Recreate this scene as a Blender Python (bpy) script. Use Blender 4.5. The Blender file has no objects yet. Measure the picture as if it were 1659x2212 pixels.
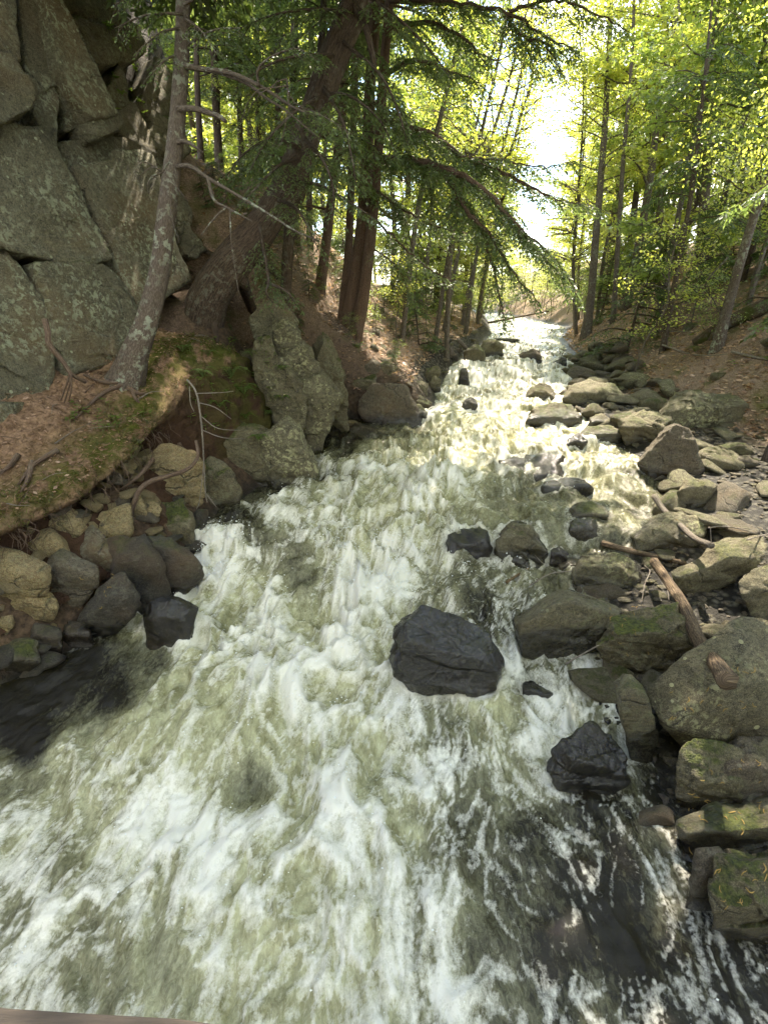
import bpy, bmesh, math, random
import numpy as np
from mathutils import Vector

# ------------------------------------------------------------------ camera, sky, sun, exposure
SC = bpy.context.scene
COL = SC.collection
PITCH = math.radians(22.8)
F = 1106.0                      # focal length for a picture 1659 x 2212
CAM = np.array((0.0, 0.0, 3.4))
cd = bpy.data.cameras.new('camera'); cam = bpy.data.objects.new('camera', cd); COL.objects.link(cam)
cam.location = CAM; cam.rotation_euler = (math.radians(90) - PITCH, 0, 0)
cd.sensor_fit = 'VERTICAL'; cd.sensor_height = 24; cd.lens = 12; cd.clip_start = 0.05; cd.clip_end = 900
SC.camera = cam

SUN_AZ, SUN_EL = math.radians(16), math.radians(56)      # azimuth from +Y towards +X
w = bpy.data.worlds.new('World'); SC.world = w; w.use_nodes = True
wn, wl = w.node_tree.nodes, w.node_tree.links
wn.clear()
wo = wn.new('ShaderNodeOutputWorld'); bg = wn.new('ShaderNodeBackground'); bg.inputs['Strength'].default_value = 0.125
sky = wn.new('ShaderNodeTexSky'); sky.sky_type = 'NISHITA'; sky.sun_disc = False
sky.dust_density = .2; sky.ozone_density = 2.5; sky.sun_elevation = SUN_EL; sky.sun_rotation = SUN_AZ
tc = wn.new('ShaderNodeTexCoord'); cn = wn.new('ShaderNodeTexNoise'); cr = wn.new('ShaderNodeValToRGB'); mx = wn.new('ShaderNodeMix')
cn.inputs['Scale'].default_value = 2.6; cn.inputs['Detail'].default_value = 7; cn.inputs['Roughness'].default_value = 0.55
cr.color_ramp.elements[0].position = 0.47; cr.color_ramp.elements[1].position = 0.63
mx.data_type = 'RGBA'; mx.inputs['B'].default_value = (7, 7.1, 7.3, 1)
wl.new(tc.outputs['Generated'], cn.inputs['Vector']); wl.new(cn.outputs['Fac'], cr.inputs['Fac'])
wl.new(cr.outputs['Color'], mx.inputs['Factor']); wl.new(sky.outputs['Color'], mx.inputs['A'])
wl.new(mx.outputs['Result'], bg.inputs['Color']); wl.new(bg.outputs['Background'], wo.inputs['Surface'])
ld = bpy.data.lights.new('sun', 'SUN'); ld.energy = 2.9; ld.angle = math.radians(0.6); ld.color = (1, 0.95, 0.86)
sun = bpy.data.objects.new('sun', ld); COL.objects.link(sun)
sdir = Vector((math.sin(SUN_AZ) * math.cos(SUN_EL), math.cos(SUN_AZ) * math.cos(SUN_EL), math.sin(SUN_EL)))
sun.rotation_euler = sdir.to_track_quat('Z', 'Y').to_euler(); sun.location = (5, 10, 30)
vs = SC.view_settings; vs.view_transform = 'Standard'; vs.look = 'None'; vs.gamma = 1; vs.use_curve_mapping = False
vs.exposure = 2.72
vs.use_white_balance = True; vs.white_balance_temperature = 7250; vs.white_balance_tint = 12     # the phone's own balance for open shade
SC.render.engine = 'CYCLES'
cy = SC.cycles
cy.use_denoising = True; cy.max_bounces = 7; cy.diffuse_bounces = 4; cy.glossy_bounces = 3
cy.transmission_bounces = 4; cy.transparent_max_bounces = 6; cy.sample_clamp_indirect = 6; cy.caustics_reflective = False
cy.caustics_refractive = False; cy.use_adaptive_sampling = True; cy.adaptive_threshold = 0.015

# ------------------------------------------------------------------ helpers: numbers
rng = np.random.default_rng(7); random.seed(7)
_perm = rng.permutation(256); _perm = np.concatenate([_perm, _perm, _perm])
_grad = rng.normal(size=(256, 3)); _grad /= np.linalg.norm(_grad, axis=1)[:, None]
def pn(p):
    p = np.asarray(p, float); i = np.floor(p).astype(int); f = p - i; i &= 255
    u = f * f * f * (f * (f * 6 - 15) + 10); out = 0
    for dx in (0, 1):
        wx = u[:, 0] if dx else 1 - u[:, 0]
        ax = _perm[i[:, 0] + dx]
        for dy in (0, 1):
            wy = u[:, 1] if dy else 1 - u[:, 1]
            ay = _perm[(ax + i[:, 1] + dy)]
            for dz in (0, 1):
                wz = u[:, 2] if dz else 1 - u[:, 2]
                g = _grad[_perm[(ay + i[:, 2] + dz)]]
                d = g[:, 0] * (f[:, 0] - dx) + g[:, 1] * (f[:, 1] - dy) + g[:, 2] * (f[:, 2] - dz)
                out = out + wx * wy * wz * d
    return out * 1.5
def fbm(p, octv=4, gain=0.5, lac=2.03):
    a, s, n = 1.0, 0, 0; p = np.asarray(p, float)
    for k in range(octv):
        s = s + a * pn(p + 17.3 * k); n += a; a *= gain; p = p * lac
    return s / n
def ss(a, b, x): t = np.clip((np.asarray(x, float) - a) / (b - a), 0, 1); return t * t * (3 - 2 * t)
def unit(v): v = np.asarray(v, float); return v / (np.linalg.norm(v, axis=-1, keepdims=True) + 1e-12)
CP, SP = math.cos(PITCH), math.sin(PITCH)
def ray(px, py):
    x, y = (px - 829.5) / F, (1106 - py) / F
    return np.array((x, CP + y * SP, y * CP - SP))
def at(px, py, Y): d = ray(px, py); return CAM + d * (Y / d[1])
def wpx(n, p): q = np.asarray(p) - CAM; return n / F * (q[1] * CP - q[2] * SP)    # metres that n pixels span at p

# ------------------------------------------------------------------ stream profile and ground height
_Y = np.array([-40, 1.4, 2.75, 3.9, 5.0, 5.5, 5.85, 7, 8.5, 11.3, 15, 16.3, 17, 20, 24, 34, 130.])
_Z = np.array([-.1, 0, .02, .10, .20, .30, .60, .66, .74, .96, 1.06, 1.12, 1.34, 1.42, 1.5, 1.62, 1.8])
_yy = np.linspace(-40, 130, 8501); _k = np.exp(-0.5 * (np.arange(-12, 13) / 5.0) ** 2); _k /= _k.sum()
_zz = np.convolve(np.pad(np.interp(_yy, _Y, _Z), 12, mode='edge'), _k, 'valid')
def zw(Y): return np.interp(Y, _yy, _zz)
def hit(px, py, f, y0=0.4, y1=95):
    ys = np.geomspace(y0, y1, 900); d = ray(px, py); pts = CAM + d[None] * (ys / d[1])[:, None]
    dz = pts[:, 2] - f(pts[:, 0], pts[:, 1]); k = np.nonzero(dz <= 0)[0]
    if len(k) == 0: return pts[-1]
    k = k[0]
    if k == 0: return pts[0]
    t = dz[k - 1] / (dz[k - 1] - dz[k]); return pts[k - 1] * (1 - t) + pts[k] * t
WS = lambda X, Y: zw(Y)
def edge(pix, lo, hi):
    p = np.array([hit(a, b, WS)[:2] for a, b in pix] ); p = np.vstack([lo, p, hi]); p = p[np.argsort(p[:, 1])]
    return p[:, 1], p[:, 0]
_ly, _lx = edge([(0, 1480), (170, 1400), (290, 1310), (420, 1225), (440, 1130), (520, 1075), (640, 1000), (690, 930), (740, 905), (930, 890), (945, 840), (975, 795), (1030, 755), (1062, 722)],
                [(-4.6, -40), (-4.3, 1.0), (-4.0, 3.0)], [(6.6, 34.0), (8.5, 45), (9, 130)])
_ry, _rx = edge([(1659, 2060), (1560, 1950), (1480, 1850), (1430, 1700), (1330, 1580), (1300, 1470), (1290, 1330), (1330, 1220), (1400, 1150), (1440, 1080), (1420, 1010), (1340, 960), (1260, 920), (1230, 860), (1245, 815), (1235, 780), (1205, 735)],
                [(2.6, -40), (2.4, 1.0)], [(11.3, 34.0), (12.0, 45), (14, 130)])
def XL(Y): return np.interp(Y, _ly, _lx)
def XR(Y): return np.interp(Y, _ry, _rx)
def G(X, Y, rough=True):
    X = np.asarray(X, float); Y = np.asarray(Y, float); shp = np.broadcast(X, Y).shape
    X = np.broadcast_to(X, shp).ravel(); Y = np.broadcast_to(Y, shp).ravel()
    z0 = zw(Y); dl = XL(Y) - X; dr = X - XR(Y)
    near = np.interp(dl, [0, .25, .8, 1.15, 2.0, 2.5, 3.6, 6, 20, 90], [0, .3, .8, .95, 1.45, 2.0, 5.0, 5.9, 6.4, 12])
    mid = np.interp(dl, [0, .4, 2.5, 5, 8, 20, 90], [0, .5, 2.1, 5.0, 5.5, 6, 12])
    far = np.interp(dl, [0, .4, 2, 6, 20, 90], [0, .45, .95, 2.3, 4, 12])
    k1, k2 = ss(9.5, 12.5, Y), ss(15, 24, Y)
    left = near * (1 - k1) + (mid * (1 - k2) + far * k2) * k1
    bw = np.interp(Y, [2, 9, 14, 20], [2.6, 2.6, 1.3, .4]); q = np.clip(dr - bw, 0, None)
    right = np.interp(dr, [0, .3, 3, 90], [0, .07, .22, .3]) + 6.5 * (1 - np.exp(-.105 * q)) + .05 * q
    RPX, RPY = -3.15, 9.55; left = left + 1.35 * np.exp(-(((X - RPX) / .75) ** 2 + ((Y - RPY) / .8) ** 2))      # the hump under the big leaning hemlock
    ins = -.45 * ss(0, .6, np.minimum(-dl, -dr))
    z = z0 + np.where(dl > 0, left, np.where(dr > 0, right, ins))
    if rough:
        P = np.stack([X, Y, X * 0], 1); d = np.maximum(np.maximum(dl, dr), 0)
        z = z + fbm(P * .55, 3) * .35 * ss(.6, 5, d) + fbm(P * 2.3, 3) * .10 * ss(0, 1, d) + fbm(P * 9, 2) * .025
    return z.reshape(shp)
def g1(x, y): return float(G(np.array([x]), np.array([y]))[0])
def GW(X, Y): return np.maximum(G(X, Y), zw(Y))

# ------------------------------------------------------------------ helpers: objects and meshes
def mesh_np(name, V, Fc, smooth=True, attrs=None, uv=None, mi=None):
    V = np.asarray(V, np.float32); me = bpy.data.meshes.new(name); me.vertices.add(len(V)); me.vertices.foreach_set('co', V.ravel())
    if isinstance(Fc, np.ndarray): groups = [Fc]
    else: groups = [f for f in Fc if len(f)]
    loops = np.concatenate([f.ravel() for f in groups]).astype(np.int32)
    sizes = np.concatenate([np.full(len(f), f.shape[1], np.int32) for f in groups])
    me.loops.add(len(loops)); me.loops.foreach_set('vertex_index', loops)
    me.polygons.add(len(sizes)); me.polygons.foreach_set('loop_start', np.concatenate([[0], np.cumsum(sizes)[:-1]]).astype(np.int32))
    me.polygons.foreach_set('use_smooth', np.full(len(sizes), smooth))
    if mi is not None: me.polygons.foreach_set('material_index', np.asarray(mi, np.int32))
    me.update(calc_edges=True)
    for k, a in (attrs or {}).items():
        at_ = me.attributes.new(k, 'FLOAT', 'POINT'); at_.data.foreach_set('value', np.asarray(a, np.float32))
    if uv is not None:
        l = me.uv_layers.new(name='uv'); l.data.foreach_set('uv', np.asarray(uv, np.float32)[loops].ravel())
    me.validate(); return me
def link(name, me, mat=None, parent=None, loc=None):
    o = bpy.data.objects.new(name, me); COL.objects.link(o)
    if mat is not None and me is not None and len(me.materials) == 0:
        for m in (mat if isinstance(mat, (list, tuple)) else [mat]): me.materials.append(m)
    if parent is not None: o.parent = parent
    if loc is not None: o.location = loc
    return o
def tag(o, label=None, cat=None, group=None, kind=None):
    if label: o['label'] = label
    if cat: o['category'] = cat
    if group: o['group'] = group
    if kind: o['kind'] = kind
    return o
def thing(name, label, cat, loc=(0, 0, 0), group=None):
    o = bpy.data.objects.new(name, None); COL.objects.link(o); o.location = loc; o.empty_display_size = .2
    return tag(o, label, cat, group)
class MB:
    def __init__(s): s.v, s.f, s.u, s.n = [], [], [], 0
    def add(s, V, Fc, uv=None):
        s.v.append(np.asarray(V, float)); s.f.append(np.asarray(Fc) + s.n); s.n += len(V)
        s.u.append(np.zeros((len(V), 2)) if uv is None else uv)
    def build(s, name, mat, parent=None, loc=(0, 0, 0), smooth=True):
        by = {}
        for f in s.f: by.setdefault(f.shape[1], []).append(f)
        me = mesh_np(name, np.vstack(s.v) - np.asarray(loc), [np.vstack(x) for x in by.values()], smooth, uv=np.vstack(s.u))
        return link(name, me, mat, parent, None if parent is not None else loc)
def curve(P, n):
    P = np.asarray(P, float)
    if len(P) == 2: t = np.linspace(0, 1, n)[:, None]; return P[0] * (1 - t) + P[1] * t
    Q = np.vstack([2 * P[0] - P[1], P, 2 * P[-1] - P[-2]]); out = []
    for s in np.linspace(0, len(P) - 1 - 1e-9, n):
        i = int(s); t = s - i; a, b, c, d = Q[i:i + 4]
        out.append(.5 * (2 * b + (c - a) * t + (2 * a - 5 * b + 4 * c - d) * t * t + (3 * b - a - 3 * c + d) * t ** 3))
    return np.array(out)
def tube(P, R, sides=8, bark=0.0, seed=0.0, cap=True, flare=0):
    P = np.asarray(P, float); n = len(P); R = np.asarray(R, float) if np.ndim(R) else np.full(n, float(R))
    T = unit(np.gradient(P, axis=0)); a = np.array((1, 0, 0.)) if abs(T[0][0]) < .8 else np.array((0, 1, 0.))
    U = []; u = unit(a - T[0] * (a @ T[0]))
    for t in T: u = unit(u - t * (u @ t)); U.append(u)
    U = np.array(U); W = np.cross(T, U); th = np.linspace(0, 2 * np.pi, sides + 1)[:-1]
    L = np.concatenate([[0], np.cumsum(np.linalg.norm(np.diff(P, axis=0), axis=1))])
    rr = R[:, None] * np.ones(sides)[None]
    if bark:
        c = np.stack([np.cos(th)[None] * 2.2 + 0 * L[:, None], np.sin(th)[None] * 2.2 + 0 * L[:, None], np.repeat(L[:, None], sides, 1) * .9 + seed], 2)
        rr = rr * (1 + bark * fbm(c.reshape(-1, 3), 3).reshape(n, sides))
        c[..., :2] *= 3.2; rr = rr * (1 + bark * .55 * np.abs(pn(c.reshape(-1, 3)).reshape(n, sides)))
    if flare:
        fl = np.exp(-L / (3.0 * R[0]))[:, None]; rr = rr * (1 + flare * fl * (.45 + .75 * np.cos(th * 5 + seed)[None] ** 2))
    V = P[:, None] + (np.cos(th)[None, :, None] * U[:, None] + np.sin(th)[None, :, None] * W[:, None]) * rr[..., None]
    V = V.reshape(-1, 3); i = np.arange(n - 1)[:, None] * sides; j = np.arange(sides)[None]; k = (j + 1) % sides
    Fc = np.stack([i + j, i + k, i + sides + k, i + sides + j], 2).reshape(-1, 4)
    uv = np.stack([np.repeat(th[None] / 6.2832, n, 0) * 6.28 * R.max(), np.repeat(L[:, None], sides, 1)], 2).reshape(-1, 2)
    if cap:
        V = np.vstack([V, P[-1] + T[-1] * R[-1] * .3, P[0] - T[0] * R[0] * .3]); e = n * sides; b = (n - 1) * sides
        j = np.arange(sides); k = (j + 1) % sides; uv = np.vstack([uv, [[0, L[-1]], [0, 0]]])
        q = np.concatenate([np.stack([b + j, b + k, np.full(sides, e), np.full(sides, e)], 1)[:, :3], np.stack([k, j, np.full(sides, e + 1)], 1)])
        return V, Fc, uv, q
    return V, Fc, uv, None
def addtube(mb, *a, **k):
    V, Fc, uv, q = tube(*a, **k); n0 = mb.n; mb.add(V, Fc, uv)
    if q is not None: mb.f.append(q + n0)
def leafquads(pos, ax, nr, ln, wd):
    ax = unit(ax); sd = unit(np.cross(ax, nr)); ln = np.asarray(ln)[:, None]; wd = np.asarray(wd)[:, None]
    V = np.stack([pos, pos + ax * ln * .45 + sd * wd, pos + ax * ln, pos + ax * ln * .45 - sd * wd], 1).reshape(-1, 3)
    return V, np.arange(len(V)).reshape(-1, 4)

# ------------------------------------------------------------------ materials
class NT:
    def __init__(s, name):
        s.m = bpy.data.materials.new(name); s.m.use_nodes = True; s.t = s.m.node_tree; s.t.nodes.clear()
        s.out = s.t.nodes.new('ShaderNodeOutputMaterial')
    def n(s, kind, ins=None, **props):
        nd = s.t.nodes.new('ShaderNode' + kind)
        for k, v in props.items(): setattr(nd, k, v)
        for k, v in (ins or {}).items():
            if isinstance(v, bpy.types.NodeSocket): s.t.links.new(v, nd.inputs[k])
            else: nd.inputs[k].default_value = v
        return nd
    def coord(s, what='Object'): return s.n('TexCoord').outputs[what]
    def mapv(s, v, scale=(1, 1, 1), rot=(0, 0, 0)): return s.n('Mapping', {'Vector': v, 'Scale': scale, 'Rotation': rot}).outputs['Vector']
    def noise(s, v, sc, det=4, rough=.55, dist=0): return s.n('TexNoise', {'Vector': v, 'Scale': sc, 'Detail': det, 'Roughness': rough, 'Distortion': dist}).outputs['Fac']
    def ramp(s, f, stops):
        r = s.n('ValToRGB', {'Fac': f}); e = r.color_ramp.elements
        while len(e) < len(stops): e.new(0.5)
        for x, (p, c) in zip(e, stops): x.position = p; x.color = (c, c, c, 1) if not hasattr(c, '__len__') else (*c, 1)
        return r.outputs['Color']
    def mix(s, f, a, b, mode='MIX'):
        m = s.n('Mix', data_type='RGBA', blend_type=mode)
        for k, v in (('Factor', f), ('A', a), ('B', b)):
            i = [x for x in m.inputs if x.name == k and x.type == ('VALUE' if k == 'Factor' else 'RGBA')][0]
            if isinstance(v, bpy.types.NodeSocket): s.t.links.new(v, i)
            else: i.default_value = v if k == 'Factor' else (*v, 1)
        return [x for x in m.outputs if x.type == 'RGBA'][0]
    def math(s, op, a, b=0.0, c=None, clamp=False):
        m = s.n('Math', operation=op, use_clamp=clamp)
        for i, v in enumerate((a, b) if c is None else (a, b, c)):
            if isinstance(v, bpy.types.NodeSocket): s.t.links.new(v, m.inputs[i])
            else: m.inputs[i].default_value = v
        return m.outputs[0]
    def bump(s, h, st, dist, nrm=None):
        d = {'Height': h, 'Strength': st, 'Distance': dist}
        if nrm is not None: d['Normal'] = nrm
        return s.n('Bump', d).outputs['Normal']
    def bsdf(s, col, rough, nrm=None, **k):
        d = {'Base Color': col if isinstance(col, bpy.types.NodeSocket) else (*col, 1), 'Roughness': rough}
        if nrm is not None: d['Normal'] = nrm
        d.update({x.replace('_', ' '): v for x, v in k.items()})
        b = s.n('BsdfPrincipled', d); s.t.links.new(b.outputs[0], s.out.inputs['Surface']); return b
def rock_mat(name, c1, c2, lichen=.5, lcol=(.36, .38, .27), moss=.3, stain=0.0, strata=.5, scale=1.0):
    t = NT(name); co = t.coord(); rnd = t.n('ObjectInfo').outputs['Random']
    v = t.n('VectorMath', {0: co, 1: t.n('CombineXYZ', {'X': t.math('MULTIPLY', rnd, 37.0), 'Y': t.math('MULTIPLY', rnd, 11.0), 'Z': rnd}).outputs[0]}, operation='ADD').outputs[0]
    big = t.noise(v, 1.7 * scale, 5, .6); fine = t.noise(v, 34 * scale, 4, .65); midn = t.noise(v, 7 * scale, 5, .6)
    vr = t.n('VectorRotate', {'Vector': v, 'Axis': (.8, .6, .1), 'Angle': t.math('MULTIPLY_ADD', rnd, 1.8, -.6)}, rotation_type='AXIS_ANGLE').outputs[0]
    lay = t.noise(t.mapv(vr, (1.6, 1.6, 11)), 2.0 * scale, 6, .7, .9)
    mot = t.noise(v, 21 * scale, 7, .82, .3)
    col = t.mix(t.ramp(mot, [(.40, 0.), (.60, 1.)]), tuple(x * .48 for x in c1), tuple(x * 1.38 for x in c2)); col = t.mix(.45, col, t.mix(t.ramp(big, [(.32, 0.), (.68, 1.)]), tuple(x * .8 for x in c1), c2))
    col = t.mix(t.math('MULTIPLY', t.ramp(lay, [(.36, 1.), (.54, 0.)]), strata * .8), col, tuple(x * .42 for x in c1))
    col = t.mix(t.math('MULTIPLY', t.ramp(fine, [(.38, 1.), (.52, 0.)]), .75), col, tuple(x * .38 for x in c1))
    col = t.mix(t.math('MULTIPLY', t.ramp(midn, [(.40, 1.), (.50, 0.)]), .45), col, tuple(x * .5 for x in c2))
    col = t.mix(t.math('MULTIPLY', t.ramp(t.noise(v, .75 * scale, 4, .6, .5), [(.50, 0.), (.62, 1.)]), .45), col, (c1[0] * .62, c1[1] * .52, c1[2] * .42))
    if stain: col = t.mix(t.math('MULTIPLY', t.ramp(t.noise(v, .9, 3, .5), [(.52, 0.), (.66, 1.)]), stain), col, (.24, .13, .045))
    vd = t.n('VectorMath', {0: v, 1: t.n('VectorMath', {0: t.n('TexNoise', {'Vector': v, 'Scale': 1.6, 'Detail': 6.0}).outputs['Color'], 3: .9}, operation='SCALE').outputs[0]}, operation='ADD').outputs[0]
    ck = t.ramp(t.n('TexVoronoi', {'Vector': t.mapv(vd, (1, 1, 1.7)), 'Scale': .9 * scale}, feature='DISTANCE_TO_EDGE').outputs['Distance'], [(.002, 1.), (.022, 0.)])
    ck = t.math('MULTIPLY', ck, t.ramp(t.noise(v, 1.7, 3), [(.49, 0.), (.60, 1.)])); col = t.mix(t.math('MULTIPLY', ck, .7), col, (.012, .011, .008))
    vf = t.noise(v, 120 * scale, 2, .6); col = t.mix(t.math('MULTIPLY', t.ramp(vf, [(.5, 0.), (.62, 1.)]), .5), col, tuple(min(.5, x * 1.7) for x in c2))
    lsp = t.ramp(t.noise(v, 15 * scale, 5, .72, .4), [(.52, 0.), (.555, 1.)]); larea = t.ramp(t.noise(v, 1.1 * scale, 5, .7), [(.44, 0.), (.60, 1.)])
    col = t.mix(t.math('MULTIPLY', t.math('MULTIPLY', lsp, larea), lichen), col, lcol)
    cell = t.n('TexVoronoi', {'Vector': v, 'Scale': 9.0 * scale, 'Randomness': 1.0}).outputs['Distance']
    spot = t.math('MULTIPLY', t.math('LESS_THAN', t.math('ADD', cell, t.math('MULTIPLY', midn, .25)), .27), t.ramp(t.noise(v, 2.3, 2, .5), [(.50, 0.), (.56, 1.)]))
    col = t.mix(t.math('MULTIPLY', spot, min(1, lichen * .9)), col, tuple(min(.55, x * 1.25) for x in lcol))
    nz = t.n('SeparateXYZ', {0: t.n('NewGeometry').outputs['Normal']}).outputs['Z']
    mm = t.math('ADD', t.math('MULTIPLY', nz, .30), t.noise(v, 2.6, 7, .72)); mm = t.ramp(mm, [(.84 - .22 * moss, 0.), (.93 - .20 * moss, 1.)])
    mm = t.math('MULTIPLY', mm, min(1, moss * 1.6)); mcol = t.mix(t.ramp(fine, [(.35, 0.), (.65, 1.)]), (.028, .040, .007), (.13, .15, .022)); col = t.mix(mm, col, mcol)
    wet = t.n('Attribute', attribute_name='wet').outputs['Fac']
    col = t.mix(wet, col, t.mix(.84, col, (.003, .003, .003)))
    h = t.math('ADD', t.math('MULTIPLY_ADD', mot, 1.3, t.math('MULTIPLY_ADD', vf, .22, t.math('MULTIPLY', fine, .6))), t.math('ADD', t.math('MULTIPLY', midn, 1.0), t.math('MULTIPLY_ADD', lay, 1.1, t.math('MULTIPLY', ck, -.9))))
    h = t.math('ADD', h, t.math('MULTIPLY', mm, t.math('MULTIPLY', t.noise(v, 90, 2), 1.2)))
    ro = t.math('MULTIPLY_ADD', wet, -.66, .84)
    nb_ = t.bump(h, t.math('MULTIPLY_ADD', wet, -.62, 1.0), .04); t.bsdf(col, ro, nb_, Specular_IOR_Level=t.math('MULTIPLY_ADD', wet, -.10, .5), Coat_Weight=t.math('MULTIPLY', wet, .32), Coat_Roughness=.13, Coat_Normal=nb_); return t.m
def bark_mat(name, c1, c2, lichen=.0, rough=(7, 1.1), moss=0.0):
    t = NT(name); uv = t.coord('UV'); co = t.coord()
    rid = t.noise(t.mapv(uv, (rough[0] * 3, rough[1] * 2.0, 1)), 3.2, 5, .6, .5); fine = t.noise(t.mapv(uv, (40, 14, 1)), 2, 3, .6)
    col = t.mix(t.ramp(rid, [(.36, 0.), (.62, 1.)]), c1, c2); col = t.mix(t.math('MULTIPLY', t.ramp(fine, [(.4, 1.), (.55, 0.)]), .5), col, tuple(x * .5 for x in c1))
    if lichen:
        l = t.math('MULTIPLY', t.ramp(t.noise(co, 11, 5, .7), [(.53, 0.), (.57, 1.)]), t.ramp(t.noise(co, 1.4, 2), [(.42, 0.), (.6, lichen)]))
        col = t.mix(l, col, (.33, .36, .27))
    if moss: col = t.mix(t.ramp(t.noise(co, 2.1, 4, .6), [(.48, 0.), (.62, moss)]), col, (.06, .075, .015))
    t.bsdf(col, .9, t.bump(t.math('ADD', rid, t.math('MULTIPLY', fine, .3)), .9, .03), Specular_IOR_Level=.2); return t.m
def leaf_mat(name, cols, tr=.5, gloss=.08):
    t = NT(name); r = t.n('NewGeometry').outputs['Random Per Island']
    col = t.ramp(r, [(i / (len(cols) - 1), c) for i, c in enumerate(cols)])
    d = t.n('BsdfDiffuse', {'Color': col}); tl = t.n('BsdfTranslucent', {'Color': t.mix(1.0, col, (2.1, 2.0, 1.25), 'MULTIPLY')})
    g = t.n('BsdfGlossy', {'Color': (1, 1, 1, 1), 'Roughness': .45})
    a = t.n('MixShader', {0: tr, 1: d.outputs[0], 2: tl.outputs[0]}); b = t.n('MixShader', {0: gloss, 1: a.outputs[0], 2: g.outputs[0]})
    t.t.links.new(b.outputs[0], t.out.inputs['Surface']); return t.m
def plain_mat(name, c1, c2, sc=8, rough=.85, bs=.3, map_=(1, 1, 1)):
    t = NT(name); n = t.noise(t.mapv(t.coord(), map_), sc, 5, .6)
    t.bsdf(t.mix(t.ramp(n, [(.3, 0.), (.7, 1.)]), c1, c2), rough, t.bump(n, bs, .02)); return t.m

M = {}
M['grey'] = rock_mat('grey_gneiss', (.14, .12, .068), (.225, .197, .118), .6, (.30, .30, .17), .38)
M['mossy'] = rock_mat('mossy_gneiss', (.125, .106, .058), (.205, .178, .10), .5, (.29, .30, .18), .62)
M['lichen'] = rock_mat('lichen_gneiss', (.125, .11, .062), (.205, .183, .108), 1.0, (.38, .37, .20), .3)
M['cliff'] = rock_mat('cliff_gneiss', (.115, .107, .064), (.215, .20, .125), .95, (.37, .40, .26), .40, .32, .45, .9)
M['tan'] = rock_mat('fresh_tan_rock', (.27, .185, .085), (.40, .295, .15), .18, (.33, .31, .20), .12, .2, .4)
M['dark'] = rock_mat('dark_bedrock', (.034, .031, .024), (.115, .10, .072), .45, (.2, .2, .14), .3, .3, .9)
M['brown'] = rock_mat('brown_gneiss', (.115, .095, .062), (.175, .145, .098), .4, (.27, .265, .18), .2, .3)

# ------------------------------------------------------------------ rocks
_ico = {}
def ico(n):
    if n not in _ico:
        bm = bmesh.new(); bmesh.ops.create_icosphere(bm, subdivisions=n, radius=1)
        _ico[n] = (np.array([v.co[:] for v in bm.verts]), np.array([[v.index for v in f.verts] for f in bm.faces])); bm.free()
    return _ico[n]
def hull_planes(P):
    bm = bmesh.new(); [bm.verts.new(p) for p in P]; bmesh.ops.convex_hull(bm, input=bm.verts); bm.normal_update()
    c = np.mean([v.co[:] for v in bm.verts if v.link_faces], axis=0); N = np.array([f.normal[:] for f in bm.faces]); Q = np.array([f.verts[0].co[:] for f in bm.faces]); Ar = np.array([f.calc_area() for f in bm.faces]); bm.free()
    ok = np.linalg.norm(N, axis=1) > .5; N, Q, Ar = N[ok], Q[ok], Ar[ok]; h = np.einsum('ij,ij->i', N, Q - c); s = h < 0; N[s] *= -1
    keep = []                                   # large faces swallow their near-parallel neighbours, which leaves clean facets
    for i in np.argsort(-Ar):
        if not any(N[i] @ N[j] > .90 for j in keep): keep.append(i)
    N = N[keep]; return c, N, np.maximum(((np.asarray(P) - c) @ N.T).max(0) * .97, 1e-3)
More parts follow.
